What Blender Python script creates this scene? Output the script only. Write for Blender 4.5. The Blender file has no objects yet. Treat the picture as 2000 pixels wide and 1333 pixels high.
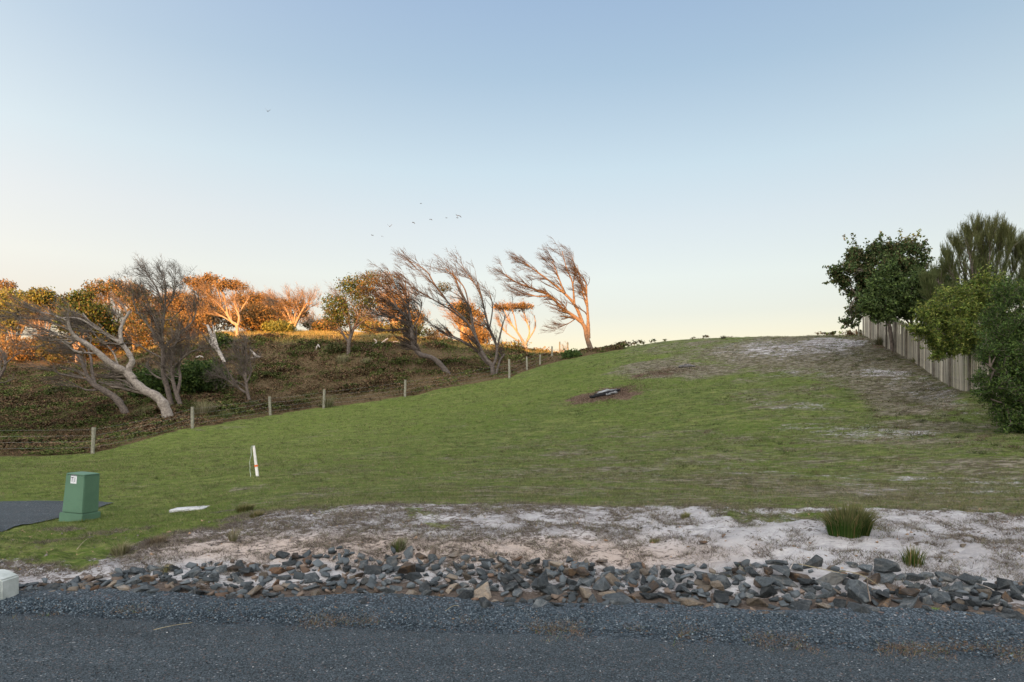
import bpy, bmesh, math
import numpy as np
from mathutils import Vector, Matrix, noise as mnoise

scene = bpy.context.scene
COL = scene.collection
rng = np.random.default_rng(7)
EYE = 1.6            # camera height above the road
F = 2000 * 24 / 36   # focal length in photo pixels
HY = 820.0           # photo row of the true horizon

# ------------------------------------------------------------------ camera
cd = bpy.data.cameras.new('camera'); cam = bpy.data.objects.new('camera', cd); COL.objects.link(cam)
cam.location = (0, 0, EYE); cam.rotation_euler = (math.radians(90), 0, 0)
cd.lens = 24; cd.sensor_width = 36; cd.shift_y = (HY - 666.5) / 2000
cd.clip_start = 0.1; cd.clip_end = 4000
scene.camera = cam
# ------------------------------------------------------------------ sky and sun
SUN_EL = math.radians(7.5); SUN_AZ = math.radians(193)     # compass angle of the sun, seen from above, 0 = +Y
sdir = Vector((math.sin(SUN_AZ) * math.cos(SUN_EL), math.cos(SUN_AZ) * math.cos(SUN_EL), math.sin(SUN_EL)))
w = bpy.data.worlds.new('World'); scene.world = w; w.use_nodes = True
nt = w.node_tree; nt.nodes.clear()
def wn(t): return nt.nodes.new(t)
sky = wn('ShaderNodeTexSky'); sky.sky_type = 'NISHITA'; sky.sun_disc = False
sky.sun_elevation = SUN_EL - math.radians(2.7); sky.sun_rotation = SUN_AZ
sky.air_density = 1.0; sky.dust_density = 0.6; sky.ozone_density = 1.6; sky.altitude = 20
tc = wn('ShaderNodeTexCoord'); sep = wn('ShaderNodeSeparateXYZ')
nt.links.new(tc.outputs['Generated'], sep.inputs[0])
rampn = wn('ShaderNodeValToRGB')
el = rampn.color_ramp.elements
el[0].position = 0.0; el[0].color = (0.66, 0.33, 0.16, 1)
el[1].position = 1.0; el[1].color = (0.12, 0.20, 0.34, 1)
for p, c in ((0.10, (0.65, 0.345, 0.20)), (0.15, (0.565, 0.36, 0.262)), (0.20, (0.63, 0.485, 0.37)), (0.27, (0.59, 0.50, 0.43)), (0.34, (0.50, 0.505, 0.475)),
             (0.45, (0.31, 0.365, 0.42)), (0.58, (0.19, 0.255, 0.41))):
    e = el.new(p); e.color = (*c, 1)
nt.links.new(sep.outputs['Z'], rampn.inputs[0])
az = wn('ShaderNodeMath'); az.operation = 'MULTIPLY_ADD'; az.inputs[1].default_value = -0.17; az.inputs[2].default_value = 1.0
nt.links.new(sep.outputs['X'], az.inputs[0])
scl = wn('ShaderNodeVectorMath'); scl.operation = 'SCALE'
nt.links.new(rampn.outputs[0], scl.inputs[0]); nt.links.new(az.outputs[0], scl.inputs['Scale'])
bg1 = wn('ShaderNodeBackground'); bg1.inputs['Strength'].default_value = 0.05
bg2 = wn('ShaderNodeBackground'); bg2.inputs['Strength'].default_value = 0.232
addn = wn('ShaderNodeAddShader'); outn = wn('ShaderNodeOutputWorld')
# broad glow added to the sun side of the sky to brighten shaded ground
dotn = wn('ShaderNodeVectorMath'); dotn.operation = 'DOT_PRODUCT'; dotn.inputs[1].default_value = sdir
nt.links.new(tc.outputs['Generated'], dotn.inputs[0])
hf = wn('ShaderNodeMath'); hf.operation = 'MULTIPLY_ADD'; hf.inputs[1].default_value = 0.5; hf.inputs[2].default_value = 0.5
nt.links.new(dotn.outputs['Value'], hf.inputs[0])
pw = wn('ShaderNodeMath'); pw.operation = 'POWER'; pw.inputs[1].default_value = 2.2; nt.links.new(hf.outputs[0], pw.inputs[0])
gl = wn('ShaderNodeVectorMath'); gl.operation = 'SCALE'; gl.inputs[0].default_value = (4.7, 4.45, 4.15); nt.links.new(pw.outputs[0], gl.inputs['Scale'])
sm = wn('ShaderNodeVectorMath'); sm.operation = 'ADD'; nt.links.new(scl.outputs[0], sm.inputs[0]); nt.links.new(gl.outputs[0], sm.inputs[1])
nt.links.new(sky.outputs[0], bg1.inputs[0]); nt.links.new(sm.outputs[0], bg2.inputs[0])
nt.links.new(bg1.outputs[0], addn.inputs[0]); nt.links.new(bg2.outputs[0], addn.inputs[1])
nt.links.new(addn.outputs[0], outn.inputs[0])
ld = bpy.data.lights.new('sun', 'SUN'); sun = bpy.data.objects.new('sun', ld); COL.objects.link(sun)
ld.energy = 5.0; ld.angle = math.radians(0.5); ld.color = (1.0, 0.41, 0.075)
sun.rotation_euler = sdir.to_track_quat('Z', 'Y').to_euler(); sun.location = sdir * 400
scene.view_settings.view_transform = 'Standard'; scene.view_settings.look = 'None'
scene.view_settings.exposure = 1.8; scene.view_settings.gamma = 1.0
scene.view_settings.use_curve_mapping = False
scene.render.engine = 'CYCLES'

# ------------------------------------------------------------------ terrain height
# surveyed points: (photo column, photo row, distance along the view axis) or ('z', column, distance, height)
CP = [(0, 1120, 6.9), (300, 1110, 6.7), (700, 1100, 6.6), (1000, 1103, 6.55), (1400, 1108, 6.4), (1700, 1112, 6.3), (2000, 1130, 6.15),
      (0, 1060, 8.2), (200, 1046, 8.8), (400, 1017, 9.6), (600, 994, 9.6), (1000, 985, 9.5), (1400, 985, 9.3), (1700, 988, 9.0), (2000, 1000, 8.7),
      (-300, 1060, 8.2), (2400, 1000, 8.6),
      (0, 1036, 9.5), (0, 984, 12.8), (155, 1014, 10.9), (215, 983, 12.8), (-300, 990, 12.8), (372, 994, 11.4),
      (503, 931, 15), (0, 930, 17), (250, 930, 16.5), (700, 930, 14.5), (1000, 930, 14), (1400, 935, 13), (1800, 935, 13), (2000, 940, 12.5), (2400, 940, 12.5),
      (181, 888, 27.7), (0, 893, 27), (-300, 900, 26), (376, 838, 34), (528, 812, 39), (632, 797, 41), (791, 775, 44), (995, 738, 47),
      (1055, 712, 53), (1078, 697, 58),
      (500, 880, 24), (700, 860, 26), (1000, 870, 22), (1000, 820, 29), (1000, 780, 36), (800, 810, 35), (1200, 850, 23), (1200, 780, 32),
      (1200, 720, 42), (1400, 860, 20), (1400, 780, 29), (1400, 710, 40), (1600, 860, 19), (1600, 780, 27), (1600, 720, 36),
      (1800, 860, 18), (1800, 780, 26.5), (1900, 762, 25.5), (1780, 703, 34.2), (1690, 657, 46), (2000, 855, 17), (2000, 822, 21), (2300, 840, 20),
      (2000, 700, 35), (1900, 662, 46), (2300, 700, 36),
      (1500, 657, 50), (1350, 664, 54), (1200, 681, 58), (1150, 688, 60), (1600, 656, 48),
      (330, 822, 36), (100, 862, 34), (0, 870, 32), (-300, 870, 32), (0, 800, 45), (0, 745, 60), (0, 705, 78), (-300, 700, 78), (200, 780, 46), (200, 715, 66),
      (200, 692, 76), (400, 790, 42), (400, 720, 54), (430, 654, 66), (540, 653, 66), (640, 653, 66), (640, 720, 54), (640, 770, 46),
      (680, 692, 57), (800, 665, 64), (875, 728, 50), (800, 720, 54), (1000, 685, 70), (965, 733, 49), (1000, 712, 56), (1060, 701, 63),
      (1080, 691, 75),
      ('z', -300, 100, 10.0), ('z', 200, 95, 9.8), ('z', 500, 95, 10.4), ('z', 900, 95, 9.6), ('z', 1080, 95, 9.2),
      ('z', 1500, 62, 7.3), ('z', 1500, 80, 5.5), ('z', 1250, 72, 7.3), ('z', 1250, 95, 6.5), ('z', 1900, 70, 5.5), ('z', 2300, 80, 5),
      ('z', -300, 160, 8), ('z', 500, 160, 8.5), ('z', 1100, 160, 7), ('z', 1700, 160, 3), ('z', 2300, 160, 2)]
for c_ in (-300, 0, 500, 1000, 1500, 2000, 2300):
    t_ = (c_ - 1000) / F
    dr = 5.78 / (1 + 0.09 * t_)
    CP += [('z', c_, dr, 0.0), ('z', c_, dr * 0.8, 0.0), ('z', c_, 260, 2.0)]
ck = []
for c in CP:
    if c[0] == 'z': ck.append(((c[1] - 1000) / F, c[2], c[3]))
    else: ck.append(((c[0] - 1000) / F, c[2], EYE - (c[1] - HY) / F * c[2]))
ck = np.array(ck)
KS = 1.0
CU = np.stack([ck[:, 0], np.log(ck[:, 1]) * KS], 1)
def _phi(r2): return 0.5 * r2 * np.log(r2 + 1e-12)
n_ = len(ck)
A_ = np.zeros((n_ + 3, n_ + 3)); d2_ = ((CU[:, None] - CU[None]) ** 2).sum(-1)
A_[:n_, :n_] = _phi(d2_) + np.eye(n_) * 2e-4
A_[:n_, n_] = 1; A_[:n_, n_ + 1:] = CU; A_[n_:, :n_] = A_[:n_, n_:].T
W_ = np.linalg.solve(A_, np.concatenate([ck[:, 2], np.zeros(3)]))
def sst(a, b, x):
    t = np.clip((x - a) / (b - a), 0, 1); return t * t * (3 - 2 * t)
_pn = np.random.default_rng(3)
_T = _pn.random((256, 256))
def vnoise(x, y):                       # smooth value noise 0..1
    xi = np.floor(x).astype(int); yi = np.floor(y).astype(int); fx = x - xi; fy = y - yi
    fx = fx * fx * (3 - 2 * fx); fy = fy * fy * (3 - 2 * fy)
    a = _T[xi & 255, yi & 255]; b = _T[(xi + 1) & 255, yi & 255]; c = _T[xi & 255, (yi + 1) & 255]; d = _T[(xi + 1) & 255, (yi + 1) & 255]
    return a + (b - a) * fx + (c - a) * fy + (a - b - c + d) * fx * fy
def fbm(x, y, o=4):
    s = 0; a = 0.5; tot = 0
    for k in range(o):
        s = s + a * vnoise(x * 2 ** k + 17.3 * k, y * 2 ** k + 9.1 * k); tot += a; a *= 0.5
    return s / tot
def road_edge(x): return 5.80 - 0.09 * x + 0.05 * (vnoise(x * 0.7 + 3, x * 0 + 2) - 0.5)
def base_h(x, y):
    x = np.asarray(x, float); y = np.asarray(y, float)
    ang = np.arctan2(x, y)
    d = np.maximum(np.hypot(x, y) * np.cos(np.clip(ang, -0.92, 0.92)), 3.0)
    t = np.clip(np.tan(np.clip(ang, -0.92, 0.92)), -1.3, 1.3)
    dd = np.clip(d, 3.0, 260)
    U = np.stack([t, np.log(dd) * KS], -1).reshape(-1, 2)
    out = np.empty(len(U))
    for i in range(0, len(U), 40000):
        u = U[i:i + 40000]
        r2 = ((u[:, None] - CU[None]) ** 2).sum(-1)
        out[i:i + 40000] = _phi(r2) @ W_[:n_] + W_[n_] + u @ W_[n_ + 1:]
    z = out.reshape(x.shape)
    z = np.where(d > 260, 2.0 * np.exp(-(d - 260) / 300), z)
    # the valley side behind the photographer: a broad ridge whose shade lies over the foreground
    hill = 37.6 * np.exp(-((y + 150) / 42.0) ** 2) * (1 + 0.06 * (fbm(x / 14.0 + 50, y * 0 + 3) - 0.5)) * sst(900, 500, np.abs(x))
    back = np.where(y < 0, hill, 0)
    k = sst(0.92, 1.35, np.abs(ang))
    z = z * (1 - k) + back * k
    # flat road formation
    e = road_edge(x) - y
    z = np.where((e > 0) & (y > -12), -0.03, z + sst(0, 0.25, -e) * 0 )
    return z
def surf(x, y):                          # final ground height with small relief
    x = np.asarray(x, float); y = np.asarray(y, float)
    z = base_h(x, y)
    e = y - road_edge(x)
    m = sst(0.05, 0.6, e) * (y > 3)
    bank = m * sst(4.2, 2.6, e)
    z = z + bank * (0.12 * (fbm(x * 1.6, y * 1.6, 3) - 0.5) + 0.10 * (fbm(x * 6, y * 6 + 5, 4) - 0.5))
    lawn = sst(2.6, 4.5, e) * (y > 3)
    z = z + lawn * 0.05 * (fbm(x * 1.1 + 9, y * 1.8, 3) - 0.5) * sst(9, 14, y)
    z = z + lawn * (0.16 * (fbm(x * 0.35, y * 0.35 + 8, 3) - 0.5) + 0.035 * (fbm(x * 3, y * 3, 2) - 0.5)) * sst(9, 20, y) 
    return z
def h(x, y): return float(surf(np.array([x]), np.array([y]))[0])
_ds = np.geomspace(4.0, 140, 900)
def hit(px, py):                         # where a photo ray meets the ground
    t = (px - 1000) / F
    g = surf(t * _ds, _ds); r = EYE - (py - HY) / F * _ds
    k = np.nonzero(g >= r)[0]
    i = int(k[0]) if len(k) else int(np.argmin(np.abs(g - r)))
    return t * _ds[i], float(_ds[i]), float(g[i])
def at(px, py, d): return np.array([(px - 1000) / F * d, d, EYE - (py - HY) / F * d])
def proj(x, y, z): return 1000 + x / y * F, HY - (z - EYE) / y * F

# ------------------------------------------------------------------ mesh helpers
def mesh_from(name, V, faces, smooth=False, col=None):
    V = np.asarray(V, np.float32).reshape(-1, 3)
    faces = [np.asarray(f, np.int32) for f in faces if len(f)]
    me = bpy.data.meshes.new(name)
    me.vertices.add(len(V)); me.vertices.foreach_set('co', V.ravel())
    nl = sum(f.size for f in faces); npoly = sum(len(f) for f in faces)
    me.loops.add(nl); me.loops.foreach_set('vertex_index', np.concatenate([f.ravel() for f in faces]))
    me.polygons.add(npoly)
    st = []; o = 0
    for f in faces:
        st.append(o + np.arange(len(f)) * f.shape[1]); o += f.size
    me.polygons.foreach_set('loop_start', np.concatenate(st).astype(np.int32))
    if smooth: me.polygons.foreach_set('use_smooth', np.ones(npoly, bool))
    if col is not None:
        for nm, arr in (col.items() if isinstance(col, dict) else (('Col', col),)):
            arr = np.asarray(arr, np.float32)
            if arr.shape[1] == 3: arr = np.concatenate([arr, np.ones((len(arr), 1), np.float32)], 1)
            ca = me.color_attributes.new(nm, 'FLOAT_COLOR', 'POINT'); ca.data.foreach_set('color', arr.ravel())
    me.update(); me.validate()
    return me
def link(name, me, mat=None, parent=None, loc=None):
    o = bpy.data.objects.new(name, me); COL.objects.link(o)
    if mat is not None and me is not None:
        if len(me.materials) == 0: me.materials.append(mat)
    if parent is not None: o.parent = parent
    if loc is not None: o.location = loc
    return o
def tag(o, label=None, cat=None, group=None, kind=None):
    if label: o['label'] = label
    if cat: o['category'] = cat
    if group: o['group'] = group
    if kind: o['kind'] = kind
    return o
def empty(name, loc, label, cat, group=None, rz=0):
    o = bpy.data.objects.new(name, None); COL.objects.link(o); o.location = Vector([float(v) for v in loc]); o.rotation_euler.z = rz
    o.empty_display_size = 0.2
    return tag(o, label, cat, group)
def bm_mesh(name, bm):
    me = bpy.data.meshes.new(name); bm.to_mesh(me); bm.free(); return me
def box_bm(bm, x0, x1, y0, y1, z0, z1, taper=None):
    tx, ty = taper or (0, 0)
    v = [bm.verts.new(p) for p in ((x0, y0, z0), (x1, y0, z0), (x1, y1, z0), (x0, y1, z0),
         (x0 + tx, y0 + ty, z1), (x1 - tx, y0 + ty, z1), (x1 - tx, y1 - ty, z1), (x0 + tx, y1 - ty, z1))]
    for f in ((3, 2, 1, 0), (4, 5, 6, 7), (0, 1, 5, 4), (1, 2, 6, 5), (2, 3, 7, 6), (3, 0, 4, 7)): bm.faces.new([v[i] for i in f])
    return v

# ------------------------------------------------------------------ materials
def new_mat(name):
    m = bpy.data.materials.new(name); m.use_nodes = True
    n = m.node_tree; n.nodes.clear()
    out = n.nodes.new('ShaderNodeOutputMaterial'); b = n.nodes.new('ShaderNodeBsdfPrincipled')
    n.links.new(b.outputs[0], out.inputs[0]); b.inputs['Specular IOR Level'].default_value = 0.2
    return m, n, b, out
class NG:
    def __init__(s, n): s.n = n
    def node(s, t, **kw):
        x = s.n.nodes.new(t)
        for k, v in kw.items(): setattr(x, k, v)
        return x
    def lk(s, a, b): s.n.links.new(a, b)
    def inp(s, sock, v):
        if isinstance(v, bpy.types.NodeSocket): s.lk(v, sock)
        elif isinstance(v, (tuple, list)) and len(v) == 3 and sock.type == 'RGBA': sock.default_value = (*v, 1)
        else: sock.default_value = v
    def coord(s, kind='Object', scale=None):
        c = s.node('ShaderNodeTexCoord').outputs[kind]
        if scale is not None:
            mp = s.node('ShaderNodeMapping'); s.lk(c, mp.inputs[0])
            mp.inputs['Scale'].default_value = scale if isinstance(scale, tuple) else (scale,) * 3
            c = mp.outputs[0]
        return c
    def noise(s, v, scale, detail=4, rough=0.55, dist=0.0):
        x = s.node('ShaderNodeTexNoise'); s.lk(v, x.inputs['Vector'])
        x.inputs['Scale'].default_value = scale; x.inputs['Detail'].default_value = detail
        x.inputs['Roughness'].default_value = rough; x.inputs['Distortion'].default_value = dist
        return x.outputs['Fac']
    def voro(s, v, scale, feat='F1', out='Distance', rand=1.0):
        x = s.node('ShaderNodeTexVoronoi'); s.lk(v, x.inputs['Vector']); x.feature = feat
        x.inputs['Scale'].default_value = scale; x.inputs['Randomness'].default_value = rand
        return x.outputs[out]
    def mix(s, f, a, b, mode='MIX'):
        x = s.node('ShaderNodeMix', data_type='RGBA', blend_type=mode)
        s.inp(x.inputs[0], f); s.inp(x.inputs[6], a); s.inp(x.inputs[7], b)
        return x.outputs[2]
    def math(s, op, a, b=0.0, c=0.0):
        x = s.node('ShaderNodeMath', operation=op); s.inp(x.inputs[0], a); s.inp(x.inputs[1], b)
        if op in ('MULTIPLY_ADD', 'SMOOTH_MIN'): s.inp(x.inputs[2], c)
        return x.outputs[0]
    def ss(s, a, b, x):
        m = s.node('ShaderNodeMapRange', interpolation_type='SMOOTHSTEP'); s.inp(m.inputs['Value'], x)
        m.inputs['From Min'].default_value = a; m.inputs['From Max'].default_value = b
        return m.outputs[0]
    def ramp(s, f, stops):
        r = s.node('ShaderNodeValToRGB'); s.inp(r.inputs[0], f); e = r.color_ramp.elements
        e[0].position = stops[0][0]; e[0].color = (*stops[0][1], 1); e[1].position = stops[-1][0]; e[1].color = (*stops[-1][1], 1)
        for p, c in stops[1:-1]: q = e.new(p); q.color = (*c, 1)
        return r.outputs[0]
    def attr(s, name):
        a = s.node('ShaderNodeAttribute', attribute_name=name)
        return a
    def bump(s, hgt, strength, dist, nrm=None):
        b = s.node('ShaderNodeBump'); s.lk(hgt, b.inputs['Height']); b.inputs['Strength'].default_value = strength
        b.inputs['Distance'].default_value = dist
        if nrm is not None: s.lk(nrm, b.inputs['Normal'])
        return b.outputs[0]
def simple(name, c, rough=0.7, var=0.25, scale=8, bump=0.0, bscale=40, spec=0.2, bd=0.01, c2=None, coord='Object', stretch=None, rnd=0.0):
    m, n, b, o = new_mat(name); g = NG(n)
    v = g.coord(coord, stretch if stretch else None)
    f = g.noise(v, scale, 5, 0.6)
    c2 = c2 or tuple(x * (1 - var) * 0.8 for x in c)
    f = g.ss(0.35, 0.65, f)
    colr = g.mix(f, c, c2)
    if rnd:
        oi = g.node('ShaderNodeObjectInfo').outputs['Random']
        hsv = g.node('ShaderNodeHueSaturation'); g.lk(colr, hsv.inputs['Color'])
        g.lk(g.math('MULTIPLY_ADD', oi, rnd * 2, 1 - rnd), hsv.inputs['Value']); colr = hsv.outputs[0]
    g.lk(colr, b.inputs['Base Color']); b.inputs['Roughness'].default_value = rough; b.inputs['Specular IOR Level'].default_value = spec
    if bump: g.lk(g.bump(g.noise(v, bscale, 5, 0.6), bump, bd), b.inputs['Normal'])
    return m
def vcol_mat(name, rough=0.8, trans=0.0, spec=0.15, tint=(1, 1, 1)):
    m, n, b, o = new_mat(name); g = NG(n)
    a = g.attr('Col').outputs['Color']
    a = g.mix(1.0, a, tint, 'MULTIPLY')
    g.lk(a, b.inputs['Base Color']); b.inputs['Roughness'].default_value = rough; b.inputs['Specular IOR Level'].default_value = spec
    if trans:
        t = g.node('ShaderNodeBsdfTranslucent'); g.lk(a, t.inputs[0])
        mx = g.node('ShaderNodeMixShader'); mx.inputs[0].default_value = trans
        g.lk(b.outputs[0], mx.inputs[1]); g.lk(t.outputs[0], mx.inputs[2]); g.lk(mx.outputs[0], o.inputs[0])
    return m
M_LEAF = vcol_mat('leaf', 0.65, 0.25, 0.12)
M_BLADE = vcol_mat('grass_blade', 0.7, 0.3, 0.1)
M_VSTONE = vcol_mat('loose_stone', 0.9, 0, 0.1)
M_FERN = vcol_mat('bracken_frond', 0.9, 0.25, 0.03)
def bark(name, c, c2, scale=9):
    m, n, b, o = new_mat(name); g = NG(n)
    v = g.coord('Object')
    f = g.noise(v, scale, 6, 0.65, 0.6); f2 = g.noise(g.coord('Object', (14, 14, 2.5)), 3, 5, 0.7)
    cc = g.mix(g.ss(0.38, 0.62, f), c, c2); cc = g.mix(g.ss(0.55, 0.75, f2), cc, tuple(x * 0.45 for x in c))
    g.lk(cc, b.inputs['Base Color']); b.inputs['Roughness'].default_value = 0.9
    g.lk(g.bump(f2, 0.7, 0.03), b.inputs['Normal'])
    return m
M_BARK_PALE = bark('pale_bark', (0.29, 0.25, 0.215), (0.16, 0.135, 0.115))
M_BARK = bark('grey_brown_bark', (0.155, 0.125, 0.105), (0.085, 0.068, 0.058))
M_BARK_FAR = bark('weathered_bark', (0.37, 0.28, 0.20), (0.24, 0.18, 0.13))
M_BARK_WARM = bark('brown_bark', (0.17, 0.125, 0.09), (0.085, 0.065, 0.05))
M_TWIG_DARK = simple('dark_twig', (0.080, 0.062, 0.050), 0.9, 0.3, 3)  # lowered albedo stands in for shade where sun overreaches the middle bare trees
M_BARK_DARK = bark('dark_bark', (0.12, 0.098, 0.085), (0.065, 0.053, 0.046))  # missing shade on the S curved and fanning trees put into bark colour
M_TWIG = simple('dead_twig', (0.165, 0.135, 0.11), 0.9, 0.3, 3)
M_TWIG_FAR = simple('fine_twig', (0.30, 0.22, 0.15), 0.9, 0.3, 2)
M_DEAD = bark('bleached_wood', (0.50, 0.45, 0.40), (0.33, 0.29, 0.26))
M_POST = simple('grey_post_timber', (0.25, 0.24, 0.19), 0.9, 0.4, 12, 0.6, 60, c2=(0.17, 0.16, 0.12))

# ground material
def ground_mat():
    m, n, b, o = new_mat('ground_cover'); g = NG(n)
    a1 = g.attr('m1'); s1 = g.node('ShaderNodeSeparateColor'); g.lk(a1.outputs['Color'], s1.inputs[0])
    a2 = g.attr('m2'); s2 = g.node('ShaderNodeSeparateColor'); g.lk(a2.outputs['Color'], s2.inputs[0])
    grass, bracken, dry = s1.outputs[0], s1.outputs[1], s1.outputs[2]
    mulch, pink, litter = s2.outputs[0], s2.outputs[1], s2.outputs[2]
    v = g.coord('Object')
    vs = g.coord('Object', (0.55, 1.0, 1.0))
    nbig = g.noise(v, 0.35, 4, 0.6, 0.4); nmid = g.noise(vs, 2.2, 5, 0.65, 0.5); nfine = g.noise(vs, 14, 5, 0.7); nvf = g.noise(v, 55, 4, 0.7)
    # grass
    gc = g.ramp(nmid, [(0.32, (0.038, 0.062, 0.014)), (0.48, (0.080, 0.115, 0.026)), (0.62, (0.155, 0.175, 0.052))])
    gc = g.mix(g.ss(0.42, 0.66, nbig), gc, (0.082, 0.122, 0.020))
    gc = g.mix(g.math('MULTIPLY', g.ss(0.50, 0.68, nfine), 0.55), gc, (0.26, 0.235, 0.115))
    gc = g.mix(g.math('MULTIPLY', g.ss(0.50, 0.66, nvf), 0.8), gc, (0.036, 0.050, 0.014))
    yl = g.attr('m3').outputs['Fac']
    gc = g.mix(g.math('MULTIPLY', yl, 0.65), gc, g.mix(g.ss(.4, .6, nfine), (0.17, 0.205, 0.050), (0.105, 0.14, 0.03)))
    ndk = g.noise(g.coord('Object', (0.45, 1.0, 1.0)), 4.5, 4, 0.6, 0.6)
    gc = g.mix(g.math('MULTIPLY', g.ss(0.50, 0.62, ndk), 0.62), gc, (0.040, 0.060, 0.014))
    # dry, thin grass
    dn = g.math('ADD', g.math('MULTIPLY', nmid, 0.6), g.math('MULTIPLY', nfine, 0.4))
    nlt = g.noise(g.coord('Object', (0.4, 1.0, 1.0)), 8.5, 4, 0.65, 0.5)
    gc = g.mix(g.math('MULTIPLY', g.ss(0.52, 0.64, nlt), 0.5), gc, (0.20, 0.20, 0.075))
    drycol = g.mix(g.ss(0.44, 0.56, nlt), (0.075, 0.062, 0.042), (0.22, 0.195, 0.15))
    drycol = g.mix(g.math('MULTIPLY', g.ss(0.48, 0.60, ndk), 0.7), drycol, (0.070, 0.068, 0.030))
    nd2 = g.noise(g.coord('Object', (0.45, 1.0, 1.0)), 1.1, 6, 0.72, 0.8)
    dv_ = g.math('ADD', dry, g.math('MULTIPLY', g.math('SUBTRACT', g.math('ADD', g.math('MULTIPLY', nd2, 0.6), g.math('MULTIPLY', nfine, 0.4)), 0.5), 3.6))
    gc = g.mix(g.ss(0.38, 0.85, dv_), gc, drycol)
    # sand
    nd0 = g.noise(v, 2.5, 4, 0.6, 0.5)
    sc = g.mix(g.ss(0.35, 0.65, nmid), (0.47, 0.455, 0.455), (0.33, 0.315, 0.315))
    sc = g.mix(g.math('MULTIPLY', pink, 0.9), sc, (0.46, 0.375, 0.32))
    spk = g.math('ADD', g.math('MULTIPLY', g.noise(g.coord('Object', (0.6, 1.0, 1.0)), 15, 6, 0.8, 1.0), 0.75), g.math('MULTIPLY', nd0, 0.25))
    lit_f = g.ss(0.0, 0.07, g.math('SUBTRACT', g.math('MULTIPLY_ADD', litter, 0.36, 0.305), spk))
    sc = g.mix(lit_f, sc, g.mix(nvf, (0.050, 0.040, 0.034), (0.155, 0.125, 0.105)))
    # patchy edge between grass and sand
    edge = g.math('ADD', grass, g.math('MULTIPLY', g.math('SUBTRACT', g.math('ADD', g.math('MULTIPLY', nmid, 0.55), g.math('MULTIPLY', nfine, 0.45)), 0.5), 3.0))
    cc = g.mix(g.ss(0.36, 0.62, edge), sc, gc)
    # bracken floor
    bc = g.ramp(nfine, [(0.3, (0.045, 0.032, 0.020)), (0.5, (0.12, 0.078, 0.045)), (0.7, (0.10, 0.11, 0.04))])
    cc = g.mix(g.ss(0.35, 0.6, g.math('ADD', bracken, g.math('MULTIPLY', g.math('SUBTRACT', nmid, 0.5), 0.7))), cc, bc)
    mc = g.mix(g.ss(0.4, 0.6, nfine), (0.070, 0.045, 0.032), (0.16, 0.11, 0.078))
    cc = g.mix(g.ss(0.42, 0.62, g.math('ADD', mulch, g.math('MULTIPLY', g.math('SUBTRACT', nfine, 0.5), 1.0))), cc, mc)
    g.lk(cc, b.inputs['Base Color']); b.inputs['Roughness'].default_value = 0.95; b.inputs['Specular IOR Level'].default_value = 0.05
    hh = g.math('ADD', g.math('MULTIPLY', nfine, 1.0), g.math('MULTIPLY', nvf, 0.5))
    n1 = g.bump(hh, 0.9, 0.05)
    g.lk(g.bump(nmid, 0.8, 0.16, n1), b.inputs['Normal'])
    return m
# ------------------------------------------------------------------ ground sheet
ang = np.concatenate([np.linspace(-math.pi, -0.80, 60)[:-1], np.linspace(-0.80, 0.80, 720), np.linspace(0.80, math.pi, 60)[1:]])
rad = np.concatenate([[0.3, 1.5, 3.0], np.geomspace(4.2, 120, 390), np.geomspace(126, 1500, 34)])
AA, RR = np.meshgrid(ang[:-1], rad, indexing='ij')
# use view distance (not radius) as the row coordinate in front so that rows follow the view axis
XX = np.sin(AA) * RR; YY = np.cos(AA) * RR
# radius is stretched a little off-axis so the fine rows cover the frame corners
ZZ = surf(XX, YY)
NA, NR = XX.shape
idx = np.arange(NA * NR).reshape(NA, NR)
ia = idx; ib = np.roll(idx, -1, 0)
quads = np.stack([ia[:, :-1], ib[:, :-1], ib[:, 1:], ia[:, 1:]], -1).reshape(-1, 4)
ctr = NA * NR
Vg = np.concatenate([np.stack([XX, YY, ZZ], -1).reshape(-1, 3), [[0, 0, -0.03]]])
tris = np.stack([idx[:, 0], np.full(NA, ctr), np.roll(idx[:, 0], -1)], -1)
def patch(px, py, cx, cy, rx, ry, rot=0, soft=0.5):
    c, s = math.cos(rot), math.sin(rot)
    u = ((px - cx) * c + (py - cy) * s) / rx; v = (-(px - cx) * s + (py - cy) * c) / ry
    return sst(1 + soft, 1 - soft, np.sqrt(u * u + v * v))
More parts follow.
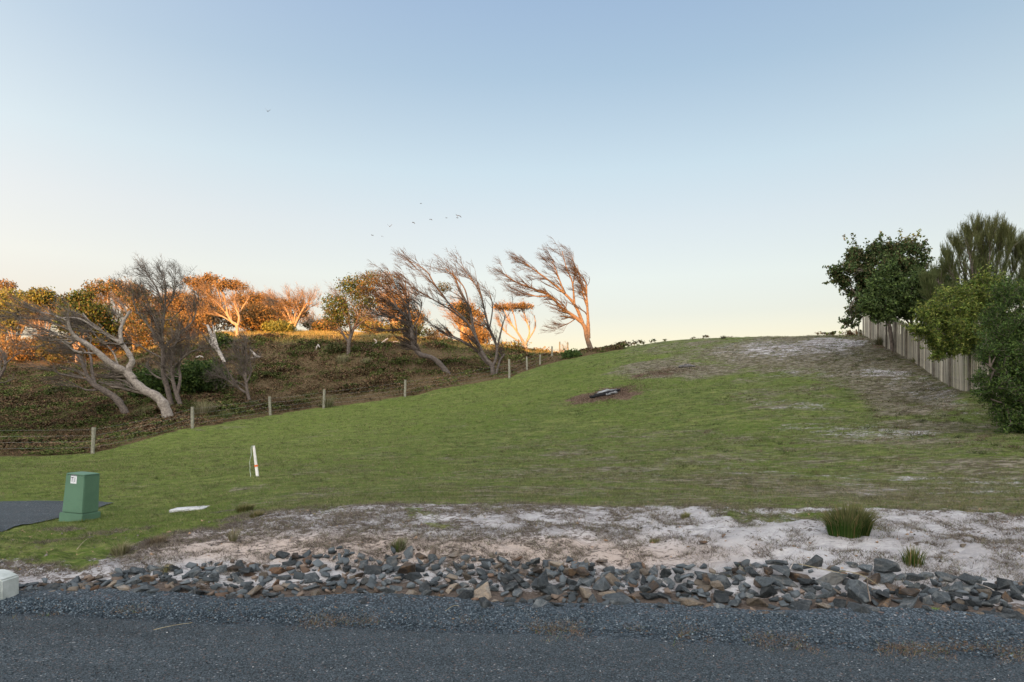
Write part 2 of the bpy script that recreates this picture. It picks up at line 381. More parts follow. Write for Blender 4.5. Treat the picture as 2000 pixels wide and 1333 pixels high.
# bracken / lawn boundary in plan: polyline through fence line
EDGE = []
for p in ((-700, 905), (-200, 897), (0, 893), (100, 892), (181, 886), (260, 868), (320, 850), (376, 838), (450, 826), (528, 813), (632, 798), (700, 789), (791, 776), (880, 760), (995, 738), (1050, 718), (1100, 704), (1160, 693), (1220, 683)):
    EDGE.append(hit(p[0], p[1])[:2])
EDGE = np.array(EDGE)
eT = EDGE[:, 0] / EDGE[:, 1]; eD = EDGE[:, 1]
def zones(x, y):
    """surface kinds per ground point"""
    yy = np.maximum(y, 0.5); t = x / yy
    z = base_h(x, y)
    px = 1000 + t * F; py = HY - (z - EYE) / yy * F
    e = y - road_edge(x)
    # bank top distance from the road edge, by column
    bt = np.interp(px, [-400, 0, 60, 120, 200, 300, 400, 520, 700, 1000, 1300, 1500, 1700, 2000, 2400],
                   [1.1, 1.15, 1.15, .75, .95, 1.55, 2.3, 3.4, 3.75, 3.7, 3.55, 3.35, 3.4, 3.15, 3.1])
    grass = sst(-0.45, 0.35, e - bt) * 1.05
    grass = np.where(y < 0, 1.0, grass)
    inlawn = grass.copy()
    edge_d = np.interp(t, eT, eD, left=eD[0], right=1e4)
    wv = 0.6 * (fbm(x * 0.8, y * 0.8, 3) - 0.5) * 2
    bracken = sst(-0.3, 0.8, y - edge_d + wv) * (y > 5)
    far = sst(58, 64, y) * (px > 1180)
    bracken = np.maximum(bracken, far * 0.7)
    dry = (patch(px, py, 1780, 790, 400, 120, 0.2, .95) * 0.45 + patch(px, py, 1550, 690, 260, 36, 0, .9) * 0.6 + patch(px, py, 1800, 950, 620, 40, 0, .95) * 0.38
           + patch(px, py, 1250, 910, 600, 60, 0, .95) * 0.35 + patch(px, py, 1300, 725, 110, 16, 0) * 0.5
           + sst(935, 985, py) * 0.30 * (px > 450) + 0.12 + patch(px, py, 1750, 730, 120, 70, .5) * .5)
    dry = np.clip(dry + 0.7 * (fbm(x * 0.5, y * 0.5 + 31, 3) - 0.5), 0, 1)
    sandp = (patch(px, py, 1520, 683, 140, 20, 0.0, .9) * 0.62 + patch(px, py, 1640, 668, 60, 9) * 0.6 + patch(px, py, 1690, 845, 170, 16, 0.05) * 0.5
             + patch(px, py, 1560, 792, 90, 10, 0) * 0.45 + patch(px, py, 1800, 760, 140, 30, .4) * 0.4 + patch(px, py, 1450, 925, 300, 14) * 0.30
             + patch(px, py, 1850, 950, 250, 25) * 0.40 + patch(px, py, 1620, 730, 140, 10) * 0.35)
    grass = grass - np.clip(sandp, 0, 0.75)
    # grass tongues on the bank
    tongue = (patch(px, py, 90, 1040, 130, 26, -0.1) + patch(px, py, 130, 1085, 60, 26, 0.35) + patch(px, py, 250, 1030, 110, 22, -.25) * .8
              + patch(px, py, 1500, 1010, 110, 11) * .62 + patch(px, py, 1640, 1015, 95, 14, .2) * .5 + patch(px, py, 830, 1010, 60, 14, .3) * .5 + patch(px, py, 1000, 995, 300, 8) * .3
              + patch(px, py, 1440, 1012, 60, 7, .3) * .3)
    grass = np.clip(np.maximum(grass, tongue * 0.95), 0, 1.1)
    grass = np.clip(grass - patch(px, py, 290, 1052, 330, 42, -.08, .8) * np.clip(fbm(x * 1.6 + 3, y * 1.6, 3) - .47, 0, 1) * 4.2, 0, 1.1)
    mulch = np.clip(patch(px, py, 1195, 770, 62, 13, -0.12, 0.8) + patch(px, py, 1120, 783, 50, 8, -.1) * 0.55 + patch(px, py, 1290, 729, 70, 9, -0.08, 0.9) * 0.6
                    + patch(px, py, 1810, 690, 50, 9, 0.5) * 0.3 + patch(px, py, 1700, 668, 50, 8, .5) * .5, 0, 1)
    mulch = np.clip(mulch - 0.75 * (fbm(x * 1.7, y * 1.7 + 60, 4) - .42) * 2 * (mulch > 0), 0, 1)
    pink = np.clip(patch(px, py, 700, 1075, 480, 30, 0.02) + patch(px, py, 1150, 1080, 300, 28) * .7, 0, 1)
    litter = np.interp(px, [0, 300, 500, 900, 1200, 1400, 1700, 2000], [.78, .70, .64, .60, .54, .42, .36, .46]) + 0.25 * (fbm(x * 1.1, y * 1.1 + 77, 3) - .5) * 2
    litter = np.clip(litter * np.interp(py, [985, 1030, 1065, 1100, 1160], [1.15, 1.1, .86, .80, .9]), 0, 1)
    litter = np.where(e > bt + 0.2, np.where(px < 560, .85, 0.62), litter); litter = np.maximum(litter, sst(.55, .05, e) * 1.25)
    return grass, bracken, dry, mulch, pink, litter, px, py
def yellowish(px, py, x, y):
    return np.clip(patch(px, py, 150, 900, 520, 75, -.05, .95) * .9 + patch(px, py, 650, 830, 420, 40, -.17, .95) * .7 + 0.35 * (fbm(x * .3 + 4, y * .3, 3) - .5) * 2, 0, 1)
gr_, br_, dr_, mu_, pk_, li_, px_, py_ = zones(XX, YY)
# bracken floor is lumpy
m1 = np.stack([gr_, br_, dr_], -1).reshape(-1, 3); m2 = np.stack([mu_, pk_, li_], -1).reshape(-1, 3)
m3 = np.stack([yellowish(px_, py_, XX, YY)] * 3, -1).reshape(-1, 3); m3 = np.concatenate([m3, [[0, 0, 0]]])
m1 = np.concatenate([m1, [[0, 0, 0]]]); m2 = np.concatenate([m2, [[0, 0, 0]]])
ground = link('ground', mesh_from('ground', Vg, [quads, tris], True, {'m1': m1, 'm2': m2, 'm3': m3}), ground_mat())
tag(ground, 'grassy hillside with sandy roadside bank and bracken slope', kind='structure')

# ------------------------------------------------------------------ road, gravel shoulder, driveway
def asphalt_mat(name, c, c2, scale, contrast=1.0, speck=0.5, bd=0.006):
    m, n, b, o = new_mat(name); g = NG(n)
    v = g.coord('Object')
    cell = g.voro(v, scale, 'F1', 'Color'); dist = g.voro(v, scale, 'F1', 'Distance')
    sp = g.node('ShaderNodeSeparateColor'); g.lk(cell, sp.inputs[0])
    big = g.noise(g.coord('Object', (0.12, 1.0, 1.0)), 1.5, 4, 0.6, 0.6); mid = g.noise(v, 9, 4, 0.6)
    cc = g.mix(sp.outputs[0], c, c2)
    cc = g.mix(g.math('MULTIPLY', g.ss(0.35, 0.62, dist), 0.75), cc, tuple(x * 0.25 for x in c))
    cc = g.mix(g.math('MULTIPLY', g.ss(0.985, 0.995, sp.outputs[1]), speck), cc, (0.42, 0.42, 0.42))
    cc = g.mix(g.math('MULTIPLY', g.ss(0.94, 0.97, sp.outputs[2]), 0.5), cc, (0.16, 0.10, 0.075))
    tone = g.math('MULTIPLY_ADD', big, 1.0, 0.5)
    tone = g.math('MULTIPLY', tone, g.math('MULTIPLY_ADD', mid, 0.5, 0.75))
    comb = g.node('ShaderNodeCombineColor')
    for i in range(3): g.lk(tone, comb.inputs[i])
    cc = g.mix(1.0, cc, comb.outputs[0], 'MULTIPLY')
    g.lk(cc, b.inputs['Base Color']); b.inputs['Roughness'].default_value = 0.85; b.inputs['Specular IOR Level'].default_value = 0.25
    hgt = g.math('ADD', g.math('SUBTRACT', 1.0, dist), g.math('MULTIPLY', sp.outputs[2], 0.6))
    g.lk(g.bump(hgt, 1.0, bd), b.inputs['Normal'])
    return m
M_ASPH = asphalt_mat('asphalt', (0.040, 0.053, 0.062), (0.090, 0.110, 0.124), 85, bd=0.008)
M_GRAV = asphalt_mat('blue_metal_gravel', (0.034, 0.048, 0.060), (0.095, 0.120, 0.142), 55, bd=0.014)
def sheet(name, x0, x1, ylo, yhi, nx, ny, zf, mat):
    xs = np.linspace(x0, x1, nx); V = []
    for x in xs:
        a, b_ = ylo(x), yhi(x)
        for j in range(ny): V.append((x, a + (b_ - a) * j / (ny - 1), 0))
    V = np.array(V, float); V[:, 2] = zf(V[:, 0], V[:, 1])
    ii = np.arange(nx * ny).reshape(nx, ny)
    q = np.stack([ii[:-1, :-1], ii[1:, :-1], ii[1:, 1:], ii[:-1, 1:]], -1).reshape(-1, 4)
    return link(name, mesh_from(name, V, [q], True), mat)
def asph_edge(x): return 5.09 - (0.105 if x < 0 else 0.185) * float(np.clip(x, -9, 6)) + 0.10 * (float(vnoise(np.array([x * 1.3]), np.array([4.0]))[0]) - 0.5)
def asph_edge_v(x): return 5.09 - np.where(x < 0, 0.105, 0.185) * np.clip(x, -9, 6) + 0.10 * (vnoise(x * 1.3, x * 0 + 4.0) - 0.5)
shoulder = sheet('gravel_shoulder', -40, 40, lambda x: 1.5, lambda x: float(road_edge(np.array([x]))[0]) + 0.02, 500, 24,
                 lambda x, y: 0.004 + 0.018 * sst(0.0, 0.25, y - asph_edge_v(x)) + 0.012 * (fbm(x * 5, y * 5, 3) - 0.5) * sst(0, .3, y - asph_edge_v(x)) + np.maximum(surf(x, y), 0) * (y > road_edge(x)), M_GRAV)
tag(shoulder, 'loose dark blue gravel shoulder', kind='structure')
road = sheet('road', -300, 300, lambda x: -4.0, asph_edge, 700, 6, lambda x, y: 0.022 + 0 * x - 0.016 * sst(-0.15, 0.0, y - asph_edge_v(x)) , M_ASPH)
tag(road, 'dark bitumen road', kind='structure')

# driveway
def drive():
    pts = [hit(*p)[:2] for p in ((-160, 1062), (0, 1042), (60, 1026), (125, 1012), (150, 1004), (190, 994), (222, 984), (180, 981), (100, 981), (0, 982), (-160, 986))]
    P = np.array(pts); P = np.concatenate([P, [[P[-1][0] - 12, P[-1][1] + 2], [P[0][0] - 14, P[0][1] - 1.2]]])
    bm = bmesh.new()
    vs = [bm.verts.new((p[0], p[1], 0)) for p in P]; f = bm.faces.new(vs)
    bmesh.ops.triangulate(bm, faces=[f]); 
    for _ in range(4): bmesh.ops.subdivide_edges(bm, edges=bm.edges[:], cuts=1, use_grid_fill=True)
    co = np.array([v.co[:] for v in bm.verts]); zz = surf(co[:, 0], co[:, 1])
    from mathutils import kdtree
    for v, z in zip(bm.verts, zz): v.co.z = z + 0.018
    bm.normal_update()
    if sum(f.normal.z for f in bm.faces) < 0: bmesh.ops.reverse_faces(bm, faces=bm.faces[:])
    o = link('driveway', bm_mesh('driveway', bm), M_ASPH); tag(o, 'dark bitumen driveway behind the green turret', kind='structure')
drive()

# ------------------------------------------------------------------ stuff builders
def blades(P, hgt, wid, lean, cols, r, seg2=False, bias=(0, 0, 0)):
    """thin triangular blades at P; hgt,wid arrays; returns V,F,C"""
    n = len(P); a = r.random(n) * 2 * math.pi
    side = np.stack([np.cos(a), np.sin(a), np.zeros(n)], -1) * (wid / 2)[:, None]
    ln = r.normal(0, 1, (n, 3)) * lean; ln[:, 2] = 0
    tip = P + (np.array([0, 0, 1.0]) + ln + np.array(bias)) * hgt[:, None]
    V = np.stack([P - side, P + side, tip], 1).reshape(-1, 3)
    Fc = np.arange(3 * n).reshape(n, 3)
    C = np.repeat(cols, 3, 0)
    C.reshape(n, 3, -1)[:, 2] *= 1.0
    return V, Fc, C
def pickcol(pal, n, r, var=0.15, wts=None):
    pal = np.array(pal); k = r.choice(len(pal), n, p=wts)
    return pal[k] * (1 + r.normal(0, var, (n, 1))).clip(0.4, 1.8)

# lawn grass: denser and smaller near the camera
def lawn():
    r = np.random.default_rng(21); n = 150000
    t = r.uniform(-0.85, 0.85, n); d = np.exp(r.uniform(math.log(8.0), math.log(48), n)); 
    x = t * d; y = d
    g, bk, dry, mu, pk, li, px, py = zones(x, y)
    pz = g - 0.9 * (fbm(x * 2.0, y * 2.0, 3) - 0.5) * 2
    keep = (pz > 0.45) & (bk < 0.45) & (mu < 0.45) & (r.random(n) > dry * 0.5)
    # keep the driveway clear
    keep &= ~((px < 230) & (py > 978) & (py < 1040) & (px < (1045 - py) * 3.4))
    x, y, dry = x[keep], y[keep], dry[keep]; n = len(x)
    z = surf(x, y)
    k = 3
    P = np.repeat(np.stack([x, y, z - 0.004], -1), k, 0); m = len(P)
    D = np.repeat(y, k); P[:, :2] += r.normal(0, 0.016, (m, 2)) * (D[:, None] / 12)
    hh = r.uniform(0.018, 0.05, m) * (0.75 + D / 45); ww = 0.0035 * D / 9 * r.uniform(0.8, 1.6, m)
    dd = np.repeat(dry, k)
    cg = pickcol([(0.085, 0.125, 0.028), (0.125, 0.16, 0.04), (0.055, 0.085, 0.02), (0.19, 0.20, 0.07)], m, r)
    cd_ = pickcol([(0.26, 0.22, 0.13), (0.20, 0.17, 0.11), (0.14, 0.12, 0.08)], m, r)
    s = (r.random(m) < 0.12 + dd * 0.75)[:, None]
    V, Fc, C = blades(P, hh, ww, 0.7, np.where(s, cd_, cg), r)
    o = link('lawn_grass', mesh_from('lawn_grass', V, [Fc], False, C), M_BLADE)
    tag(o, 'short green and straw coloured grass covering the hillside lawn', 'grass', kind='stuff')
lawn()
def clumps():
    r = np.random.default_rng(25); n = 52000
    t = r.uniform(-0.8, 0.8, n); y = np.exp(r.uniform(math.log(7.2), math.log(52), n)); x = t * y
    g, bk, dry, mu, pk, li, px, py = zones(x, y)
    keep = (bk < .3) & (g > .12) & (r.random(n) < .30 + .45 * dry + .3 * (g < .8)) & (fbm(x * 1.3, y * 1.3 + 40, 3) > .44) & ~((px < 240) & (py > 975) & (py < 1040))
    x, y, dry = x[keep], y[keep], dry[keep]; n = len(x); k = 12; z = surf(x, y)
    P = np.repeat(np.stack([x, y, z - .005], -1), k, 0); m = len(P); D = np.repeat(y, k); P[:, :2] += r.normal(0, .035, (m, 2)) * (.6 + D[:, None] / 30)
    base = pickcol([(0.075, .10, .028), (0.10, .11, .04), (0.15, .125, .07), (0.05, .055, .025), (.20, .19, .09)], n, r, .15)
    V, Fc, C = blades(P, r.uniform(.02, .065, m) * (.7 + D / 60), r.uniform(.004, .008, m) * D / 14, .9, np.repeat(base, k, 0) * r.normal(1, .12, (m, 1)).clip(.5, 1.5), r)
    tag(link('grass_clumps', mesh_from('grass_clumps', V, [Fc], False, C), M_BLADE), 'rough olive and brown grass clumps scattered over the dry lawn', 'grass', kind='stuff')
clumps()
def weed_clumps():
    r = np.random.default_rng(26); n = 5200
    t = r.uniform(.22, .80, n); y = r.uniform(15, 48, n); x = t * y; f = np.array([23.9, 46.3]); b_ = np.array([14.2, 16.2]); u = (b_ - f) / np.linalg.norm(b_ - f)
    dist = np.abs((x - f[0]) * u[1] - (y - f[1]) * u[0]); side = x < f[0] + (y - f[1]) * u[0] / u[1]
    keep = side & (r.random(n) < .55 * np.exp(-(dist / 3.2) ** 2) + .16 * np.exp(-(dist / 8) ** 2)) & (fbm(x * .8, y * .8 + 12, 3) > .42)
    x, y = x[keep], y[keep]; n = len(x); k = 26; z = surf(x, y); rad = r.uniform(.05, .16, n)
    P = np.repeat(np.stack([x, y, z - .005], -1), k, 0); m = len(P); P[:, :2] += r.normal(0, 1, (m, 2)) * np.repeat(rad, k)[:, None]
    base = pickcol([(0.06, .075, .025), (0.10, .08, .05), (0.04, .045, .022), (0.16, .12, .085), (.10, .12, .035)], n, r, .15)
    V, Fc, C = blades(P, r.uniform(.03, .11, m), r.uniform(.012, .022, m), 1.0, np.repeat(base, k, 0) * r.normal(1, .15, (m, 1)).clip(.5, 1.5), r)
    tag(link('fence_side_weeds', mesh_from('fence_side_weeds', V, [Fc], False, C), M_BLADE), 'dark scruffy weeds and dead grass along the foot of the paling fence', 'weeds', kind='stuff')
weed_clumps()
def litter():
    r = np.random.default_rng(22); n = 70000
    t = r.uniform(-0.80, 0.80, n); y = r.uniform(5.9, 10.2, n); x = t * y
    g, bk, dry, mu, pk, li, px, py = zones(x, y)
    cl = fbm(x * 4, y * 4 + 3, 3)
    keep = (cl + li * 0.45 + r.normal(0, .07, n) > 0.735) & (y - road_edge(x) > 0.5) & (g < .7)
    x, y = x[keep], y[keep]; z = surf(x, y); k = 5
    P = np.repeat(np.stack([x, y, z - 0.004], -1), k, 0); m = len(P); P[:, :2] += r.normal(0, 0.014, (m, 2))
    C = pickcol([(0.12, 0.095, 0.078), (0.20, 0.165, 0.13), (0.06, 0.048, 0.04), (0.12, 0.14, 0.05), (0.27, 0.23, 0.17)], m, r, .2, [.33, .24, .24, .07, .12])
    V, Fc, C = blades(P, r.uniform(0.012, 0.055, m), r.uniform(0.0025, 0.006, m), 1.1, C, r)
    tag(link('dead_grass_litter', mesh_from('dead_grass_litter', V, [Fc], False, C), M_BLADE), 'dead brown grass tufts and litter scattered over the sandy bank', 'dead grass', kind='stuff')
litter()
def weeds_on_shoulder():
    r = np.random.default_rng(23); n = 5200
    x = r.uniform(-4, 6, n); y = asph_edge_v(x) + r.normal(0.14, 0.12, n)
    keep = (fbm(x * 2.6, y * 2.6 + 9, 3) > 0.54 - 0.03 * np.clip(x, -3, 3)) & (y > 3.8) & (y < road_edge(x) + .05)
    x, y = x[keep], y[keep]; k = 5
    P = np.repeat(np.stack([x, y, np.full(len(x), 0.012)], -1), k, 0); m = len(P); P[:, :2] += r.normal(0, 0.014, (m, 2))
    C = pickcol([(0.20, 0.13, 0.085), (0.13, 0.085, 0.06), (0.27, 0.21, 0.13), (0.10, 0.15, 0.035)], m, r, .2, [.4, .3, .2, .1])
    V, Fc, C = blades(P, r.uniform(0.01, 0.04, m), r.uniform(0.002, 0.004, m), 0.9, C, r)
    tag(link('shoulder_weeds', mesh_from('shoulder_weeds', V, [Fc], False, C), M_BLADE), 'sparse reddish dry weeds along the gravel shoulder', 'weeds', kind='stuff')
weeds_on_shoulder()
OCT = np.array([(1, 0, 0), (-1, 0, 0), (0, 1, 0), (0, -1, 0), (0, 0, 1), (0, 0, -1)], float)
OCTF = np.array([(0, 2, 4), (2, 1, 4), (1, 3, 4), (3, 0, 4), (2, 0, 5), (1, 2, 5), (3, 1, 5), (0, 3, 5)])
def stones(name, x, y, z, s, cols, label, cat, r):
    n = len(x)
    V = OCT[None] * (1 + r.normal(0, 0.28, (n, 6, 1))) + r.normal(0, 0.22, (n, 6, 3))
    a = r.random(n) * 6.28; ca, sa = np.cos(a)[:, None], np.sin(a)[:, None]
    V = np.stack([V[..., 0] * ca - V[..., 1] * sa, V[..., 0] * sa + V[..., 1] * ca, V[..., 2] * 0.7], -1)
    V = V * s[:, None, None] + np.stack([x, y, z], -1)[:, None]
    Fc = (OCTF[None] + (np.arange(n) * 6)[:, None, None]).reshape(-1, 3)
    return tag(link(name, mesh_from(name, V.reshape(-1, 3), [Fc], False, np.repeat(cols, 6, 0)), M_VSTONE), label, cat, kind='stuff')
r = np.random.default_rng(24)
x = r.uniform(-5.2, 5.2, 34000); y = asph_edge_v(x) + (road_edge(x) - 0.02 - asph_edge_v(x)) * r.random(34000) ** 0.7
kp = np.abs(x / y) < 0.83; x, y = x[kp], y[kp]; n = len(x)
stones('shoulder_gravel', x, y, np.full(n, 0.022) + r.uniform(-.004, .006, n), r.uniform(0.004, 0.011, n),
       pickcol([(0.034, 0.048, 0.060), (0.068, 0.090, 0.108), (0.125, 0.152, 0.17), (0.12, 0.09, 0.065)], n, r, .2, [.42, .4, .15, .03]),
       'loose blue grey crushed stone lying along the road shoulder', 'gravel', r)
x = r.uniform(-4.6, 4.6, 34000); y = r.uniform(3.3, 5.9, 34000); kp = (y < asph_edge_v(x) + .03) & (np.abs(x / y) < 0.83); x, y = x[kp], y[kp]; n = len(x)
stones('road_chippings', x, y, np.full(n, 0.023), r.uniform(0.003, 0.0062, n),
       pickcol([(0.036, 0.049, 0.058), (0.072, 0.092, 0.104), (0.13, 0.155, 0.17), (0.45, 0.45, 0.45)], n, r, .2, [.50, .40, .098, .002]),
       'fine stone chippings bound in the bitumen road surface', 'chippings', r)
x = r.uniform(-7, 7, 1500); y = r.uniform(6.2, 9.6, 1500); n = len(x)
stones('bank_pebbles', x, y, surf(x, y) + .002, np.abs(r.normal(0.006, 0.006, n)) + .003,
       pickcol([(0.07, 0.065, 0.06), (0.30, 0.20, 0.13), (0.18, 0.16, 0.14)], n, r, .2), 'small dark and brown pebbles scattered on the pale sand', 'pebbles', r)

# ------------------------------------------------------------------ rocks of the roadside border
def rock_meshes(k, r):
    out = []
    for i in range(k):
        bm = bmesh.new()
        sx, sy, sz = 1.0, r.uniform(0.6, 0.95), r.uniform(0.42, 0.75)
        for _ in range(r.integers(9, 13)):
            v = r.normal(0, 1, 3); v /= np.linalg.norm(v); v = np.sign(v) * np.abs(v) ** r.uniform(0.55, 0.9)
            v *= r.uniform(0.85, 1.05)
            bm.verts.new((v[0] * sx * .5, v[1] * sy * .5, v[2] * sz * .5))
        res = bmesh.ops.convex_hull(bm, input=bm.verts[:])
        bmesh.ops.delete(bm, geom=[g for g in res['geom_interior'] if isinstance(g, bmesh.types.BMVert)], context='VERTS')
        bmesh.ops.dissolve_limit(bm, angle_limit=0.2, verts=bm.verts[:], edges=bm.edges[:])
        bmesh.ops.bevel(bm, geom=bm.edges[:], offset=0.018, segments=1, affect='EDGES', clamp_overlap=True)
        out.append(bm_mesh('rock', bm))
    return out
def rock_mat(name, c, c2, stain, sf):
    m, n, b, o = new_mat(name); g = NG(n)
    v = g.coord('Object'); oi = g.node('ShaderNodeObjectInfo')
    off = g.node('ShaderNodeVectorMath', operation='SCALE'); 
    cm = g.node('ShaderNodeCombineXYZ'); g.lk(oi.outputs['Random'], cm.inputs[0]); g.lk(oi.outputs['Random'], cm.inputs[2])
    g.lk(cm.outputs[0], off.inputs[0]); off.inputs['Scale'].default_value = 37
    ad = g.node('ShaderNodeVectorMath', operation='ADD'); g.lk(v, ad.inputs[0]); g.lk(off.outputs[0], ad.inputs[1]); v = ad.outputs[0]
    f = g.noise(v, 1.8, 5, 0.65, 0.3); f2 = g.noise(v, 12, 5, 0.7)
    cc = g.mix(g.ss(0.35, 0.65, f2), c, c2)
    cc = g.mix(g.math('MULTIPLY', g.ss(0.5, 0.62, f), sf), cc, stain)
    crack = g.voro(v, 2.3, 'DISTANCE_TO_EDGE', 'Distance')
    cc = g.mix(g.math('MULTIPLY', g.ss(0.025, 0.0, crack), 0.22), cc, (0.35, 0.34, 0.32))
    hsv = g.node('ShaderNodeHueSaturation'); g.lk(cc, hsv.inputs['Color'])
    g.lk(g.math('MULTIPLY_ADD', oi.outputs['Random'], 0.85, 0.35), hsv.inputs['Value'])
    g.lk(hsv.outputs[0], b.inputs['Base Color']); b.inputs['Roughness'].default_value = 0.85; b.inputs['Specular IOR Level'].default_value = 0.2
    g.lk(g.bump(g.noise(v, 7, 6, 0.7), 0.7, 0.06), b.inputs['Normal'])
    return m
ROCKM = {'slate grey': rock_mat('slate_rock', (0.070, 0.082, 0.090), (0.045, 0.053, 0.058), (0.16, 0.17, 0.17), .6),
         'blue grey': rock_mat('blue_grey_rock', (0.115, 0.130, 0.138), (0.072, 0.084, 0.092), (0.24, 0.23, 0.21), .6),
         'brown stained': rock_mat('brown_rock', (0.115, 0.088, 0.068), (0.072, 0.06, 0.052), (0.20, 0.125, 0.07), .8),
         'tan': rock_mat('tan_rock', (0.26, 0.205, 0.15), (0.16, 0.135, 0.11), (0.20, 0.19, 0.175), .6),
         'rusty orange': rock_mat('rusty_rock', (0.24, 0.135, 0.075), (0.14, 0.095, 0.07), (0.13, 0.12, 0.115), .7)}
ORD = ['leftmost', 'second from left', 'third from left', 'fourth from left', 'fifth from left', 'sixth from left', 'seventh from left', 'eighth from left', 'ninth from left',
       'tenth from left', 'eleventh from left', 'twelfth from left', 'thirteenth from left', 'fourteenth from left', 'fifteenth from left', 'sixteenth from left', 'seventeenth from left', 'eighteenth from left', 'nineteenth from left', 'twentieth from left']
def rocks():
    r = np.random.default_rng(5); meshes = rock_meshes(26, r); R = []
    def band(px): return np.interp(px, [-300, 0, 120, 300, 420, 700, 1000, 1200, 1500, 1800, 2000, 2300], [.15, .25, .40, .72, .90, 1.0, .92, .86, .88, .86, .80, .7])
    tries = 0; pts = []
    while tries < 26000 and len(pts) < 620:
        tries += 1
        x = r.uniform(-5.6, 5.4); u = r.random() ** 0.85; yr = 5.80 - 0.09 * x
        px = 1000 + x / (yr + .3) * F; bw = band(px)
        dens = 1 - 0.75 * sst(0.50, 1.0, u)
        if px < 700: dens *= 1 - .25 * sst(.2, .6, u)
        if r.random() > dens: continue
        y = yr - 0.06 + u * bw; s = float(np.clip(r.lognormal(math.log(0.138), 0.36), 0.07, 0.27) * np.interp(px, [0, 700, 1200, 2000], [.85, .92, 1.1, 1.25]))
        ok = True
        for (a, b_, c) in pts:
            if (a - x) ** 2 + ((b_ - y) * 1.05) ** 2 < (0.31 * (c + s)) ** 2: ok = False; break
        if ok: pts.append((x, y, s))
    for (x, y, s) in pts: R.append((x, y, s, 0, 0))
    # second layer bedded on the first, thicker to the right
    for (x, y, s) in list(pts):
        px = 1000 + x / y * F; yr = 5.80 - 0.09 * x; u = (y - yr) / band(px)
        if 0.12 < u < 0.75 and r.random() < np.interp(px, [0, 500, 1000, 2000], [0.05, .12, .33, .42]):
            R.append((x + r.uniform(-.05, .05), y + r.uniform(.0, .06), s * r.uniform(.7, .95), s * 0.30, 1))
    # strays on the sand, read from the photograph
    for (px, py, s, c) in ((1688, 1098, .0, 0),):
        pass
    def size_px(q): return q[2] / q[1]
    vis = [q for q in R if abs(q[0] / q[1]) < 0.765]; out = [q for q in R if abs(q[0] / q[1]) >= 0.765]
    vis.sort(key=size_px, reverse=True)
    big = vis[:288]; rest = vis[288:] + out
    names = list(ROCKM); recs = []
    for q in big:
        x, y, s, dz, lay = q; px = 1000 + x / y * F
        wts = np.array([.46, .33, .11, .08, .02]) if px > 700 else np.array([.36, .24, .20, .12, .08])
        cn = names[r.choice(5, p=wts)]
        u = (y - (5.80 - 0.09 * x)) / band(px)
        recs.append([x, y, s, dz, lay, px, cn, u])
    marks = [(0, 190, 'beside the concrete block'), (190, 400, 'below the grass tongue'), (400, 600, 'below the stake'), (600, 800, 'left of weed tuft'),
             (800, 1000, 'right of weed tuft'), (1000, 1200, 'below burnt log'), (1200, 1400, 'below flat sand tuft'), (1400, 1580, 'left of big sedge'),
             (1580, 1730, 'below big sedge'), (1730, 1860, 'below small sedge'), (1860, 2100, 'at right end')]
    groups = {}
    for q in recs:
        place = next((m[2] for m in marks if m[0] <= q[5] < m[1]), 'at left end')
        size = 'large' if q[2] > .165 else ('medium' if q[2] > .125 else 'small')
        row = 'at road edge' if q[7] < .3 else ('mid row' if q[7] < .65 else 'upper row')
        if q[4]: row = 'stacked on top'
        groups.setdefault((size, q[6], row, place), []).append(q)
    for (size, cn, row, place), qs in groups.items():
        qs.sort(key=lambda q: q[5])
        for i, q in enumerate(qs):
            x, y, s, dz, lay = q[:5]
            o = bpy.data.objects.new('rock', meshes[r.integers(len(meshes))]); COL.objects.link(o)
            if len(o.data.materials) == 0: o.data.materials.append(ROCKM['slate grey'])
            o.material_slots[0].link = 'OBJECT'; o.material_slots[0].material = ROCKM[cn]
            g = max(h(x, y), 0.0)
            o.location = (x, y, g + s * (0.05 if not lay else 0.12) + dz)
            o.rotation_euler = (r.normal(0.15, .35), r.normal(0, .35), r.uniform(0, 6.28)); o.scale = (s * r.uniform(.95, 1.3), s, s * r.uniform(.8, 1.1))
            lab = f'{size} {cn} rock, {row}, {place}'
            if len(qs) > 1: lab += f', {ORD[i]}'
            tag(o, lab, 'rock', 'rocks bordering the road')
    # the rest as rubble
    Vs, Fs, Cs = [], {}, []; off = 0
    pal = {'slate grey': (0.055, .064, .07), 'blue grey': (.085, .097, .105), 'brown stained': (.13, .10, .08), 'tan': (.13, .11, .09), 'rusty orange': (.11, .075, .055)}
    extra = []
    for _ in range(520):
        x = r.uniform(-5.4, 5.3); yr = 5.80 - .09 * x; px = 1000 + x / (yr + .3) * F
        extra.append((x, yr - .07 + r.random() ** 1.2 * band(px) * 1.05, r.uniform(.035, .085), 0, 0))
    for q in rest + extra:
        x, y, s, dz, lay = q; me = meshes[r.integers(len(meshes))]
        co = np.array([v.co[:] for v in me.vertices])
        e = Matrix.Rotation(r.uniform(0, 6.28), 3, 'Z') @ Matrix.Rotation(r.normal(0, .35), 3, 'X') @ Matrix.Rotation(r.normal(0, .35), 3, 'Y')
        co = (co * np.array([1.1, 1, .95]) * s) @ np.array(e).T + np.array([x, y, max(h(x, y), 0) + s * .16 + dz])
        Vs.append(co)
        for p in me.polygons: Fs.setdefault(len(p.vertices), []).append([i + off for i in p.vertices])
        off += len(co); c = np.array(pal[names[r.choice(5, p=[.45, .35, .10, .07, .03])]]) * r.uniform(.7, 1.3)
        Cs.append(np.repeat(c[None], len(co), 0))
    tag(link('rock_rubble', mesh_from('rock_rubble', np.concatenate(Vs), list(Fs.values()), False, np.concatenate(Cs)), M_VSTONE),
        'smaller broken stones filling the gaps of the rock border', 'rubble', kind='stuff')
